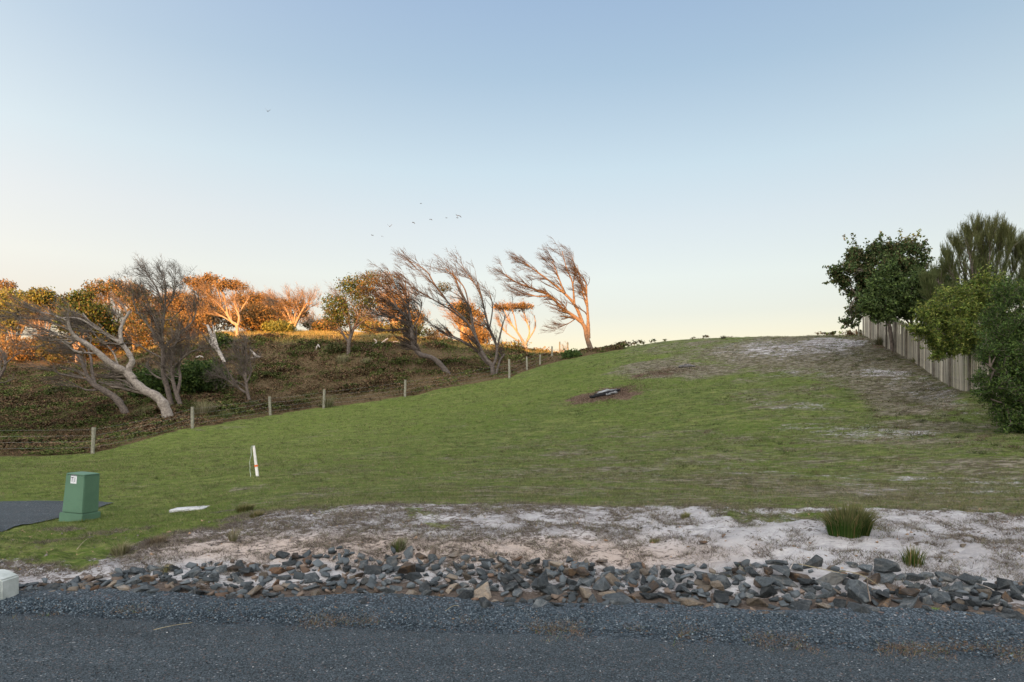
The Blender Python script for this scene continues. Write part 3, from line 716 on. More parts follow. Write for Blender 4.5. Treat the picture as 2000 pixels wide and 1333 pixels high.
    # strays
    for (px, py, s, cn, lab) in ((1372, 1066, .10, 'rusty orange', 'small orange rock half buried in the sand above the rock border'),
                                 (1413, 1050, .09, 'rusty orange', 'small orange rock higher up the pale sand, right of its twin'),
                                 (1880, 1071, .09, 'tan', 'small tan rock alone on the sand right of the small sedge'),
                                 (1175, 1101, .13, 'brown stained', 'flat brown slab lying alone on sand above the rock border'),
                                 (955, 1101, .12, 'slate grey', 'dark slab alone on the sand at the top of the rock border')):
        x, y, z = hit(px, py)
        o = bpy.data.objects.new('rock', meshes[r.integers(len(meshes))]); COL.objects.link(o)
        o.material_slots[0].link = 'OBJECT'; o.material_slots[0].material = ROCKM[cn]
        o.location = (x, y, z + s * .12); o.scale = (s * 1.2, s, s * .7); o.rotation_euler = (0.1, -.1, r.uniform(0, 6))
        tag(o, lab, 'rock', 'rocks lying on the sand')
rocks()

# ------------------------------------------------------------------ tree machinery
def tubes(P, R, sides):
    """P (B,n,3) paths, R (B,n) radii -> verts, quads"""
    B, n = P.shape[:2]
    T = np.gradient(P, axis=1); T /= np.linalg.norm(T, axis=-1, keepdims=True) + 1e-9
    mean = P[:, -1] - P[:, 0]
    ref = np.cross(mean, np.array([0.31, 0.52, 0.11])); ref /= np.linalg.norm(ref, axis=-1, keepdims=True) + 1e-9
    U = ref[:, None] - (ref[:, None] * T).sum(-1, keepdims=True) * T; U /= np.linalg.norm(U, axis=-1, keepdims=True) + 1e-9
    W = np.cross(T, U)
    a = np.arange(sides) * 2 * math.pi / sides
    V = P[:, :, None] + R[:, :, None, None] * (np.cos(a)[None, None, :, None] * U[:, :, None] + np.sin(a)[None, None, :, None] * W[:, :, None])
    ii = np.arange(B * n * sides).reshape(B, n, sides)
    j = np.roll(ii, -1, 2)
    q = np.stack([ii[:, :-1], j[:, :-1], j[:, 1:], ii[:, 1:]], -1).reshape(-1, 4)
    return V.reshape(-1, 3), q
class Geo:
    def __init__(s): s.V = []; s.F = []; s.n = 0; s.C = []
    def add(s, V, q, C=None):
        s.V.append(V); s.F.append(q + s.n); s.n += len(V)
        if C is not None: s.C.append(C)
    def obj(s, name, mat, parent, smooth=True):
        if not s.V: return None
        V = np.concatenate(s.V)
        if parent is not None: V = V - np.array(parent.location)
        by = {}
        for f in s.F: by.setdefault(f.shape[1], []).append(f)
        o = link(name, mesh_from(name, V, [np.concatenate(v) for v in by.values()], smooth, np.concatenate(s.C) if s.C else None), mat, parent)
        return o
def catmull(pts, per=5):
    P = np.array(pts, float); P = np.concatenate([[2 * P[0] - P[1]], P, [2 * P[-1] - P[-2]]])
    out = []
    for i in range(1, len(P) - 2):
        for k in range(per):
            t = k / per
            out.append(0.5 * ((2 * P[i]) + (-P[i - 1] + P[i + 1]) * t + (2 * P[i - 1] - 5 * P[i] + 4 * P[i + 1] - P[i + 2]) * t * t + (-P[i - 1] + 3 * P[i] - 3 * P[i + 1] + P[i + 2]) * t ** 3))
    out.append(P[-2]); return np.array(out)
def spawn(paths, r, per, length, lvar, n, bias, spread, wander, rr, smin=0.2, rmin=0.004, steer=0.25, tipgrow=0.5, by_len=False):
    """grow children from paths: list of (P (B,n,3), R (B,n))"""
    Ps, Rs = [], []
    for P, R in paths:
        B, m = P.shape[:2]
        if by_len:
            L = np.linalg.norm(np.diff(P, axis=1), axis=-1).sum(1); cnt = np.maximum(1, r.poisson(per * L))
        else: cnt = np.full(B, int(per)) + (r.random(B) < per % 1)
        idx = np.repeat(np.arange(B), cnt); K = len(idx)
        if K == 0: continue
        s = smin + (1 - smin) * r.random(K) ** 0.8; f = s * (m - 1); i0 = np.minimum(f.astype(int), m - 2); fr = (f - i0)[:, None]
        p = P[idx, i0] * (1 - fr) + P[idx, i0 + 1] * fr; rad = R[idx, i0] * (1 - fr[:, 0]) + R[idx, i0 + 1] * fr[:, 0]
        t = P[idx, i0 + 1] - P[idx, i0]; t /= np.linalg.norm(t, axis=-1, keepdims=True) + 1e-9
        d = t + r.normal(0, spread, (K, 3)) + np.array(bias); d /= np.linalg.norm(d, axis=-1, keepdims=True)
        L = length * (1 + r.uniform(-lvar, lvar, K)) * (1 - tipgrow * s * 0.6)
        step = (L / (n - 1))[:, None]; pts = [p]
        for k in range(n - 1):
            pts.append(pts[-1] + d * step); d = d + r.normal(0, wander, (K, 3)) + np.array(bias) * steer
            d /= np.linalg.norm(d, axis=-1, keepdims=True)
        r0 = np.minimum(np.maximum(rad * rr, rmin), rad * .9 + rmin * .3)
        Rr = r0[:, None] * np.linspace(1, 0.35, n)[None]; Rr = np.maximum(Rr, rmin * .55)
        Ps.append(np.stack(pts, 1)); Rs.append(Rr)
    return (np.concatenate(Ps), np.concatenate(Rs))
def trace(limbs, d, dz, r, depth=0.6, per=5):
    """limbs traced as (column,row,radius px[,depth offset m])"""
    out = []; k = d / F
    for L in limbs:
        drift = r.normal(0, depth)
        q = []
        for i, p in enumerate(L):
            dd = p[3] if len(p) > 3 else (drift * (i / max(len(L) - 1, 1)) if L is not limbs[0] else 0)
            w = at(p[0], p[1], d + dd); q.append((w[0], w[1], w[2] + dz, p[2] * k))
        c = catmull(q, per); out.append((c[None, :, :3], c[None, :, 3]))
    return out
def leafcloud(geo, C, r, n, size, spread, pal, aspect=2.0, var=.2, wts=None, up=0.3):
    """n leaves around every centre C (K,3)"""
    K = len(C); P = np.repeat(C, n, 0) + r.normal(0, 1, (K * n, 3)) * spread; m = len(P)
    a = r.normal(0, 1, (m, 3)); a[:, 2] += up; a /= np.linalg.norm(a, axis=-1, keepdims=True)
    b = np.cross(a, r.normal(0, 1, (m, 3))); b /= np.linalg.norm(b, axis=-1, keepdims=True) + 1e-9
    s = size * r.uniform(.6, 1.3, m)[:, None]
    V = np.stack([P - a * s, P + b * s / aspect, P + a * s, P - b * s / aspect], 1).reshape(-1, 3)
    Fq = np.arange(4 * m).reshape(m, 4)
    tone = np.repeat(r.normal(1, .16, (K, 1)).clip(.5, 1.6), n, 0)
    cols = pickcol(pal, m, r, var, wts) * tone
    geo.add(V, Fq, np.repeat(cols, 4, 0))
def shell(r, c, rad, n, inner=0.55):
    v = r.normal(0, 1, (n, 3)); v /= np.linalg.norm(v, axis=-1, keepdims=True)
    q = r.uniform(inner ** 3, 1, n) ** (1 / 3)
    return np.array(c) + v * q[:, None] * np.array(rad)

TREE_GROUP = 'wind swept coastal trees'
def bare_tree(name, label, cat, px, py, limbs, seed, d=None, trunk_mat=None, twig_mat=None, bias=(-0.35, 0, 0.12), lv=((7, 1.6), (6, .8), (5, .4)), spread=.4, depth=.6,
              foliage=(), fpal=None, twig_r=.009, group=TREE_GROUP, skip=0.25, wander=.16):
    r = np.random.default_rng(seed)
    if d is None: x, y, z = hit(px, py); d = y
    else: x = (px - 1000) / F * d; y = d; z = h(x, y)
    want = at(px, py, d)[2]; dz = z - want
    root = empty(name, (x, y, z - .05), label, cat, group)
    paths = trace(limbs, d, dz, r, depth)
    paths[0][0][0, 0, 2] -= .15
    g = Geo()
    for P, R in paths: g.add(*tubes(P, R * (1 + .06 * r.normal(0, 1, R.shape)), 8))
    g.obj('trunk', trunk_mat or M_BARK, root)
    l1 = spawn(paths, r, lv[0][0] / 2.0, lv[0][1], .5, 6, bias, spread, wander * .8, .5, skip, twig_r * 1.5, by_len=True)
    l2 = spawn([l1], r, lv[1][0], lv[1][1], .5, 5, bias, spread, wander, .6, .1, twig_r, tipgrow=.7)
    g = Geo(); g.add(*tubes(*l1, 5)); g.add(*tubes(*l2, 3)); g.obj('branches', twig_mat or M_TWIG, root)
    l3 = spawn([l2], r, lv[2][0], lv[2][1], .5, 4, bias, spread * 1.1, wander, .7, .1, twig_r * .8, tipgrow=.7)
    g = Geo(); g.add(*tubes(*l3, 3)); tag(g.obj('twigs', twig_mat or M_TWIG, root), kind='stuff')
    if foliage:
        g = Geo()
        for (fx, fy, rx, ry, n, sz) in foliage:
            c = at(fx, fy, d + r.normal(0, .4)); c[2] += dz; k = d / F
            C = shell(r, c, (rx * k, (rx + ry) * .5 * k, ry * k), n, .3)
            leafcloud(g, C, r, 10, sz * (1.45 if d > 60 else 1.1), sz * 2.0, fpal or PAL_OLIVE)
        g.obj('crown', M_LEAF, root, False)
    return root
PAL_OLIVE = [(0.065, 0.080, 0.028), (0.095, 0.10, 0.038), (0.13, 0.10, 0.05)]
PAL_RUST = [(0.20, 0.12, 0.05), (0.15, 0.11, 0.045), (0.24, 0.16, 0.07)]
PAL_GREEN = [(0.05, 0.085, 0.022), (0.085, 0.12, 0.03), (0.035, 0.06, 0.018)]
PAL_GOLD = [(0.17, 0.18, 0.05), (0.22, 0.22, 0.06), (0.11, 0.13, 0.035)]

# big pale tree leaning left
A = [[(331, 826, 11.5), (321, 794, 10), (305, 775, 9), (281, 763, 8.5), (262, 746, 8), (248, 730, 7.5)],
     [(248, 730, 7), (236, 722, 6.4), (216, 711, 6), (194, 692, 5.4), (173, 675, 4.8), (151, 662, 4), (138, 647, 3.2), (132, 627, 2)],
     [(262, 742, 6.5), (251, 724, 6.3), (258, 708, 5.8), (252, 692, 5), (238, 673, 4.2), (216, 659, 3.5), (194, 646, 2.8), (175, 630, 2.2), (162, 613, 1.4)],
     [(238, 673, 4), (235, 651, 3.8), (240, 632, 3.3), (254, 608, 2.3)],
     [(151, 662, 3), (137, 672, 2.6), (121, 662, 2), (108, 651, 1.3)], [(162, 690, 2.5), (146, 686, 2.2), (128, 672, 1.8), (108, 662, 1.2)],
     [(232, 718, 1.8), (219, 686, 1.5), (189, 659, 1.2), (178, 643, .9)], [(194, 692, 2), (165, 690, 1.8), (140, 690, 1.2)],
     [(194, 646, 2.2), (150, 622, 1.8), (90, 625, 1.2), (40, 620, .8)], [(132, 627, 1.5), (100, 615, 1.3), (60, 608, .9)], [(108, 651, 1.2), (60, 655, 1), (15, 652, .7)]]
bare_tree('leaning_tree', 'large bare tree with thick pale trunk leaning left beyond the wire fence', 'tree', 331, 823, A, 101, trunk_mat=M_BARK_PALE,
          bias=(-.70, 0, .20), lv=((6, 1.8), (6, 1.0), (5, .5)), spread=.42, skip=.45)
B = [[(248, 812, 7), (230, 783, 6.5), (205, 765, 6), (186, 754, 5), (173, 740, 4), (165, 721, 3), (159, 705, 2.5), (146, 686, 2)],
     [(186, 754, 4), (180, 729, 3), (178, 702, 2.5), (173, 686, 1.8), (180, 660, 1)], [(189, 763, 2), (167, 762, 1.7), (143, 751, 1.2)],
     [(173, 742, 2.2), (135, 735, 2), (113, 729, 1.6), (103, 710, 1)], [(146, 686, 1.5), (110, 670, 1.2), (70, 680, .8)]]
bare_tree('leaning_tree', 'smaller brown tree leaning low to the left beside the big pale trunk', 'tree', 248, 810, B, 102, bias=(-.6, 0, .15), lv=((5, 1.6), (5, .9), (4, .5)), spread=.4, skip=.5)
Cc = [[(335, 797, 5.5), (327, 759, 5), (319, 729, 4.6), (319, 689, 4), (316, 651, 3), (321, 608, 2.2), (324, 567, 1.4), (319, 532, .7)],
      [(318, 676, 3), (289, 635, 2.2), (265, 603, 1.6), (259, 565, .8)], [(319, 682, 3), (348, 654, 2), (375, 630, 1.4), (385, 600, .8)],
      [(322, 700, 2.2), (340, 675, 1.8), (365, 660, 1.2)], [(320, 600, 1.8), (305, 562, 1.3), (289, 540, .7)], [(321, 610, 1.5), (338, 580, 1.1), (345, 548, .6)],
      [(316, 700, 1.8), (286, 684, 1.5), (270, 675, 1.2), (243, 670, .8)], [(317, 660, 2), (300, 620, 1.5), (285, 580, .9)]]
bare_tree('bare_tree', 'tall upright leafless tree with dense grey twigs behind the big pale leaning trunk', 'tree', 335, 794, Cc, 103, bias=(-.18, 0, .28),
          lv=((7, 1.5), (7, .85), (6, .42)), spread=.6, skip=.2, wander=.22, foliage=((330, 560, 18, 8, 14, .05), (270, 600, 60, 40, 90, .04)), fpal=PAL_OLIVE)
C2 = [[(354, 797, 4.5), (343, 765, 4), (337, 738, 3.2), (335, 700, 2.2), (350, 660, 1.2)], [(346, 772, 3), (352, 740, 2.6), (350, 712, 2), (365, 680, 1)], [(336, 720, 2), (370, 690, 1.5), (400, 680, .9)]]
bare_tree('bare_tree', 'short twin stemmed leafless tree right of the tall grey one', 'tree', 354, 795, C2, 104, bias=(-.1, 0, .2), lv=((8, 1.3), (6, .8), (5, .45)), spread=.55)
D = [[(-2, 797, 5), (-8, 770, 4), (-4, 745, 3.2), (8, 722, 2.6), (12, 705, 2)], [(-4, 745, 2.5), (-20, 715, 2), (-40, 690, 1.2)], [(10, 712, 1.8), (4, 690, 1.3), (-10, 672, .8)], [(10, 712, 1.6), (24, 700, 1.2), (36, 690, .8)]]
bare_tree('bare_tree', 'grey leafless tree cut off by the left edge of the photo', 'tree', -2, 795, D, 105, bias=(-.4, 0, .2), lv=((6, 1.4), (5, .8), (4, .4)), spread=.45)
E = [[(489, 790, 3.4), (482, 760, 3), (479, 724, 2.4), (481, 699, 1.8), (479, 668, .9)], [(484, 770, 2.3), (463, 755, 2), (448, 730, 1.5), (434, 708, .9)], [(480, 735, 1.8), (470, 705, 1.4), (465, 680, .8)],
     [(481, 750, 1.8), (490, 728, 1.4), (488, 700, .8)], [(463, 755, 1.4), (440, 740, 1), (418, 733, .7)]]
bare_tree('twiggy_shrub', 'small dark leafless tree with dense twigs just beyond the wire fence', 'tree', 489, 787, E, 106, bias=(-.2, 0, .12), lv=((9, 1.2), (7, .7), (6, .35)), spread=.6, skip=.2)
Fd = [[(441, 714, 3), (434, 700, 3.2), (428, 689, 4), (420, 676, 4), (412, 653, 3.4), (405, 636, 2)], [(424, 682, 2.6), (417, 679, 2.6), (405, 663, 2), (397, 657, 1)], [(424, 680, 2.5), (419, 655, 1.8), (416, 636, .9)]]
bare_tree('dead_tree', 'bleached white broken trunk standing above the bracken', 'dead tree', 441, 712, Fd, 107, trunk_mat=M_DEAD, twig_mat=M_TWIG, lv=((2, .6), (2, .4), (2, .2)))
K = [[(877, 734, 6), (861, 714, 5.2), (844, 700, 5), (822, 694, 4.6), (810, 680, 4.6), (805, 660, 4.5), (803, 638, 4.8)],
     [(803, 640, 4.3), (794, 621, 3.5), (777, 604, 2.8), (757, 588, 2), (732, 576, 1.1)], [(801, 630, 3.5), (799, 610, 2.4), (794, 582, 1.8), (792, 548, .8)],
     [(799, 640, 2.6), (788, 630, 2.3), (766, 621, 1.7), (738, 616, .9)], [(803, 652, 2.2), (790, 644, 2), (765, 646, 1.5), (735, 647, .8)],
     [(777, 604, 2), (765, 580, 1.5), (740, 555, .8)], [(797, 605, 1.8), (780, 575, 1.3), (765, 545, .7)], [(804, 645, 1.8), (820, 615, 1.2), (824, 590, .7)]]
bare_tree('leaning_tree', 'bare tree with S curved trunk and brown leaf clump on its left crown', 'tree', 875, 731, K, 108, trunk_mat=M_BARK_DARK, twig_mat=M_TWIG_DARK, bias=(-.55, 0, .22), lv=((8, 1.6), (7, .85), (6, .42)), spread=.48,
          foliage=((745, 545, 28, 15, 90, .055), (720, 560, 22, 14, 60, .055), (700, 575, 20, 14, 40, .05)), fpal=PAL_RUST + PAL_OLIVE, skip=.35)
L = [[(963, 736, 5), (960, 714, 4.4), (950, 703, 4), (936, 677, 3.4), (925, 644, 2.8), (917, 604, 2.1), (900, 574, 1.5), (883, 530, .7)],
     [(956, 712, 3), (948, 706, 3), (928, 683, 2.6), (900, 666, 2.1), (872, 655, 1.6), (848, 636, .9)], [(961, 716, 3.2), (968, 704, 3), (970, 677, 2.6), (956, 644, 2.1), (942, 588, 1.5), (931, 548, .7)],
     [(930, 660, 2.3), (911, 628, 2), (883, 600, 1.7), (852, 562, 1.3), (833, 530, .9), (800, 510, .5)], [(969, 730, 2.6), (974, 712, 2.2), (978, 702, 2), (986, 692, 1.4)],
     [(911, 630, 1.8), (880, 606, 1.5), (845, 585, 1.2), (802, 560, .7)], [(971, 680, 2), (981, 638, 1.5), (988, 615, .7)], [(942, 588, 1.2), (930, 560, 1), (905, 525, .6)],
     [(917, 604, 1.6), (905, 560, 1.2), (870, 525, .7)], [(956, 644, 1.6), (962, 600, 1.1), (955, 568, .6)], [(852, 562, 1), (830, 540, .8), (790, 503, .5)]]
bare_tree('fan_tree', 'large multi stemmed bare tree fanning left behind the line of fence posts', 'tree', 963, 733, L, 109, trunk_mat=M_BARK_DARK, twig_mat=M_TWIG_DARK, bias=(-.5, 0, .42), lv=((5.5, 1.6), (5, .8), (4, .38)), spread=.52,
          foliage=((868, 562, 14, 9, 60, .05), (912, 622, 12, 14, 50, .05), (905, 600, 14, 8, 30, .05)), fpal=PAL_OLIVE, skip=.3, wander=.2)
N = [[(1157, 692, 6), (1146, 660, 4.6), (1141, 638, 4), (1124, 621, 3.4), (1096, 602, 2.8), (1074, 579, 2.1), (1040, 565, 1.8), (1006, 551, 1.1), (987, 537, .6)],
     [(1150, 662, 3.6), (1149, 640, 3.4), (1148, 616, 2.7), (1146, 582, 1.9), (1144, 554, 1.3), (1130, 534, .7)], [(1138, 632, 3.6), (1124, 599, 3), (1102, 574, 2.3), (1068, 546, 1.6), (1040, 526, 1), (1022, 512, .5)],
     [(1122, 596, 2.2), (1118, 554, 1.6), (1107, 526, 1.1), (1098, 492, .5)], [(1102, 574, 1.8), (1090, 540, 1.2), (1079, 512, .6)], [(1074, 579, 1.6), (1050, 580, 1.2), (1022, 575, .6)],
     [(1147, 600, 1.6), (1135, 560, 1.1), (1128, 520, .5)], [(1118, 562, 1.2), (1123, 530, .9), (1117, 500, .4)], [(1126, 622, 1), (1112, 632, .8), (1094, 640, .4)]]
bare_tree('leaning_tree', 'lone bare windswept tree glowing orange on the crest of the hill', 'tree', 1156, 689, N, 110, d=60, trunk_mat=M_BARK_WARM, twig_mat=M_TWIG_DARK, bias=(-.55, 0, .22), lv=((6, 1.8), (6, .95), (5, .5)), spread=.42, skip=.35, wander=.2)
G_ = [[(463, 668, 3.6), (463, 643, 3.2), (453, 635, 2.8), (445, 622, 2.4), (433, 606, 2), (415, 590, 1.4), (400, 575, .8)], [(463, 645, 2.8), (467, 632, 2.4), (466, 620, 2), (458, 597, 1.4), (462, 575, .7)],
      [(445, 622, 2), (440, 595, 1.5), (432, 570, .8)], [(466, 620, 1.7), (478, 600, 1.2), (488, 585, .6)], [(433, 606, 1.5), (428, 580, 1), (420, 560, .6)], [(453, 635, 1.6), (430, 622, 1.2), (410, 618, .7)]]
bare_tree('gum_tree', 'sunlit forked tree with pale limbs and flat orange leaf caps on the far ridge', 'tree', 463, 664, G_, 111, d=64, trunk_mat=M_BARK_FAR, twig_mat=M_TWIG_FAR, bias=(-.3, 0, .3),
          lv=((6, 1.8), (6, 1.0), (5, .6)), spread=.4, foliage=((380, 556, 22, 9, 110, .07), (412, 550, 16, 8, 80, .07), (440, 562, 26, 8, 110, .07), (466, 566, 18, 8, 60, .07), (400, 590, 45, 24, 90, .06)), fpal=PAL_RUST, twig_r=.009)
H_ = [[(574, 652, 3.2), (572, 640, 3), (562, 625, 2), (545, 605, 1.4), (533, 590, .7)]] + [[(573, 645, 2.4), (573 + a * .4, 622, 1.8), (573 + a, 600 - abs(a) * .1, 1.2), (573 + a * 1.25, 585 + abs(a) * .35, .6)] for a in (-30, -18, -6, 6, 16, 24, 30)] + [[(572, 642, 2), (555, 634, 1.6), (540, 630, 1)]]
bare_tree('fan_tree', 'sunlit rounded tree of many fanning stems at the right end of the ridge trees', 'tree', 574, 651, H_, 112, d=69, trunk_mat=M_BARK_FAR, twig_mat=M_TWIG_FAR, bias=(-.15, 0, .25),
          lv=((7, 1.5), (6, .9), (5, .6)), spread=.4, foliage=((568, 595, 32, 9, 120, .06), (590, 612, 12, 20, 60, .06), (560, 612, 35, 22, 90, .05)), fpal=PAL_RUST, twig_r=.009)
Mm = [[(1029, 676, 3), (1018, 655, 2.4), (1008, 640, 1.8), (995, 622, 1.3), (985, 600, .7)], [(1026, 668, 2.2), (1034, 645, 1.6), (1030, 625, 1.2), (1022, 600, .7)], [(1030, 660, 1.8), (1045, 635, 1.3), (1044, 610, .7)], [(1010, 642, 1.4), (1005, 615, 1), (1000, 598, .6)],
      [(1012, 660, 1.6), (990, 645, 1.2), (975, 625, .7)]]
bare_tree('umbrella_tree', 'small far tree with a flat reddish umbrella crown between two bare trees', 'tree', 1029, 680, Mm, 113, d=72, trunk_mat=M_BARK_FAR, twig_mat=M_TWIG_FAR, bias=(-.1, 0, .3), lv=((5, 1.3), (5, .8), (4, .5)), spread=.35,
          foliage=((985, 594, 26, 5, 110, .06), (1020, 592, 24, 4, 100, .06), (1000, 597, 40, 5, 60, .06)), fpal=PAL_RUST, twig_r=.009)
Jt = [[(680, 694, 4), (682, 670, 3.4), (690, 645, 2.6), (700, 620, 1.8), (705, 590, 1)], [(682, 672, 2.4), (668, 650, 1.8), (655, 625, 1)], [(690, 645, 2), (715, 625, 1.4), (740, 615, .8)], [(686, 655, 2), (680, 620, 1.5), (672, 585, .8)]]
bare_tree('leafy_tree', 'dense dark green and gold leafy tree left of the S curved bare tree', 'tree', 680, 692, Jt, 114, d=57, bias=(-.2, 0, .15), lv=((8, 1.7), (6, 1.0), (5, .5)), spread=.55,
          foliage=((690, 560, 36, 18, 170, .09), (655, 598, 26, 22, 150, .09), (672, 620, 26, 20, 110, .08), (708, 590, 30, 24, 150, .08), (650, 620, 18, 14, 60, .08), (722, 545, 20, 12, 60, .07)), fpal=PAL_GREEN + PAL_OLIVE, twig_r=.008)
# further ridge trees, all sunlit
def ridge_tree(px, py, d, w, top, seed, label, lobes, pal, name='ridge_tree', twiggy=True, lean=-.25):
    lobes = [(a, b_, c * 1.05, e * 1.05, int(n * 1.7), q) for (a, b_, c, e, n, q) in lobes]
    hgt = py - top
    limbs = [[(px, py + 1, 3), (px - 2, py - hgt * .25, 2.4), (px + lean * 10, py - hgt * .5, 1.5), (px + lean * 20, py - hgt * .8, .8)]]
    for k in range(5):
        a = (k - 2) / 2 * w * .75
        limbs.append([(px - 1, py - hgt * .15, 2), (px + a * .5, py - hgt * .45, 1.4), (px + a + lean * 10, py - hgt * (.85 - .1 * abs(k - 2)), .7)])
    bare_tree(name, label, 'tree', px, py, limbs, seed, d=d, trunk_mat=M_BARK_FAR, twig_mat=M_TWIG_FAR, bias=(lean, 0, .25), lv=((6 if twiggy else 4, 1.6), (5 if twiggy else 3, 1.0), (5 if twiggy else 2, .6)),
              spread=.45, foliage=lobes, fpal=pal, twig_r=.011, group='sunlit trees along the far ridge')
ridge_tree(30, 700, 80, 45, 560, 201, 'round golden leafed tree at the far left of the ridge', ((20, 590, 45, 24, 260, .11), (-20, 600, 30, 30, 100, .11), (40, 610, 36, 30, 150, .1), (8, 625, 40, 26, 80, .1)), PAL_GOLD)
ridge_tree(85, 698, 79, 34, 562, 202, 'olive crowned tree right of the golden tree on the far ridge', ((82, 578, 24, 14, 150, .1), (95, 600, 20, 24, 110, .1), (70, 600, 26, 20, 100, .1)), PAL_GOLD + PAL_OLIVE)
ridge_tree(8, 690, 84, 14, 535, 203, 'thin crowned tree poking above the golden tree at the left edge', ((6, 545, 24, 9, 70, .08),), PAL_RUST, lean=0)
ridge_tree(150, 692, 70, 45, 560, 204, 'dark olive broad tree on the ridge behind the big leaning trunk', ((150, 580, 32, 20, 220, .10), (175, 598, 40, 24, 240, .10), (140, 610, 30, 28, 160, .10), (190, 625, 40, 26, 140, .1), (165, 560, 18, 9, 50, .08)), PAL_GREEN + PAL_OLIVE)
ridge_tree(215, 690, 74, 42, 545, 205, 'wide grey brown twiggy tree rising above the dark olive one', ((205, 560, 40, 12, 80, .08), (240, 560, 30, 12, 60, .08), (190, 575, 30, 14, 50, .08)), PAL_RUST + PAL_OLIVE)
ridge_tree(262, 682, 72, 38, 540, 206, 'brown twiggy tree left of the tall upright grey tree', ((255, 570, 36, 18, 110, .08), (285, 590, 34, 24, 110, .08)), PAL_RUST + PAL_OLIVE)
ridge_tree(350, 668, 72, 40, 570, 207, 'reddish leafed tree glowing behind the tall grey tree', ((345, 592, 44, 20, 170, .09), (370, 615, 40, 24, 160, .09), (320, 620, 40, 24, 120, .09)), PAL_RUST)
ridge_tree(415, 662, 76, 30, 560, 208, 'orange leafed tree behind the sunlit forked tree', ((400, 600, 40, 22, 150, .09), (430, 620, 40, 22, 150, .09), (395, 560, 22, 10, 50, .09)), PAL_RUST)
ridge_tree(505, 658, 76, 40, 570, 209, 'broad low crowned twiggy tree right of the sunlit forked tree', ((490, 585, 38, 12, 150, .08), (520, 595, 30, 14, 130, .08), (500, 610, 45, 20, 90, .08)), PAL_RUST)
ridge_tree(545, 656, 80, 26, 590, 210, 'low brown tree half hidden behind the rounded fan tree', ((540, 600, 26, 10, 90, .08), (560, 612, 22, 14, 60, .08)), PAL_RUST)
ridge_tree(612, 655, 78, 16, 616, 211, 'tiny dark tree in the gap between the fan tree and leafy tree', ((606, 628, 16, 6, 60, .07), (620, 636, 16, 7, 60, .07)), PAL_OLIVE)
ridge_tree(770, 668, 74, 40, 560, 212, 'orange twiggy tree seen through the S curved bare tree', ((765, 600, 36, 22, 110, .08), (790, 625, 34, 20, 110, .08)), PAL_RUST)
ridge_tree(815, 672, 80, 20, 600, 213, 'small orange tree between the S curved tree and the fanning tree', ((812, 620, 18, 14, 60, .08),), PAL_RUST)
ridge_tree(905, 680, 78, 30, 585, 214, 'rust leafed tree behind the fanning multi stemmed tree', ((900, 605, 24, 10, 90, .08), (925, 625, 24, 22, 110, .08), (935, 650, 20, 14, 60, .08)), PAL_RUST)
ridge_tree(722, 664, 76, 22, 610, 215, 'low golden shrub like tree under the leafy dark tree', ((715, 635, 24, 14, 90, .08), (735, 645, 16, 10, 60, .08)), PAL_GOLD)
ridge_tree(1112, 690, 95, 14, 662, 216, 'small round orange tree left of the lone tree on the skyline', ((1108, 668, 9, 5, 50, .1), (1124, 671, 11, 6, 60, .1)), PAL_RUST)
ridge_tree(1135, 691, 97, 10, 670, 217, 'tiny orange bush showing either side of the lone trunk', ((1128, 676, 10, 5, 40, .1), (1160, 682, 8, 4, 30, .1)), PAL_RUST)

# ------------------------------------------------------------------ shrubs and low growth on the far ridge and in the bracken
def shrub(name, px, py, w, hp, seed, label, pal, d=None, size=.11, n=160, cat='shrub', group=None, twigs=True, mat=None, inner=.2):
    r = np.random.default_rng(seed)
    if d is None: x, y, z = hit(px, py); d = y
    else: x = (px - 1000) / F * d; y = d; z = h(x, y)
    k = d / F
    root = empty(name, (x, y, z - .03), label, cat, group)
    g = Geo(); st = np.array([[x, y, z - .05]]); B = 14
    P = np.stack([st.repeat(B, 0), st + r.normal(0, 1, (B, 3)) * np.array([w * .12, w * .12, 0]) * k + [0, 0, hp * k * .3], st + r.normal(0, 1, (B, 3)) * np.array([w * .28, w * .28, hp * .1]) * k + [0, 0, hp * k * .75]], 1)
    R = np.array([.03, .018, .008])[None].repeat(B, 0); g.add(*tubes(P, R, 5))
    l1 = spawn([(P, R)], r, 7, hp * k * .4, .4, 4, (0, 0, .3), .6, .2, .6, .3, .005); g.add(*tubes(*l1, 3)); g.obj('stems', M_TWIG, root)
    g = Geo(); n = int(n * 1.7); C = shell(r, (x, y, z + hp * k * .5), (w * k * .5, w * k * .45, hp * k * .52), n, inner); C = C[C[:, 2] > surf(C[:, 0], C[:, 1])]
    leafcloud(g, C, r, 9, size, size * 1.6, pal); g.obj('foliage', M_LEAF, root, False)
    return root
shrub('ridge_shrub', 500, 660, 80, 52, 301, 'orange red rounded shrub mass at the foot of the ridge trees', PAL_RUST, d=68, n=420, group='shrubs on the far ridge')
shrub('ridge_shrub', 430, 672, 36, 26, 302, 'dark green bush in front of the sunlit forked trunk', PAL_GREEN, d=60, n=200, group='shrubs on the far ridge')
shrub('ridge_shrub', 545, 654, 60, 20, 303, 'low yellow green shrub between the orange shrub and fan tree', PAL_GOLD, d=67, n=220, group='shrubs on the far ridge')
shrub('ridge_shrub', 640, 654, 60, 26, 304, 'low dark shrub below the gap right of the fan tree', PAL_RUST + PAL_OLIVE, d=70, n=200, group='shrubs on the far ridge')
shrub('ridge_shrub', 245, 690, 90, 60, 305, 'orange leafed shrub glowing through the leaning tree branches', PAL_RUST, d=78, n=380, group='shrubs on the far ridge')
shrub('ridge_shrub', 80, 702, 110, 44, 306, 'wide reddish shrub under the golden tree', PAL_RUST, d=77, n=340, group='shrubs on the far ridge')
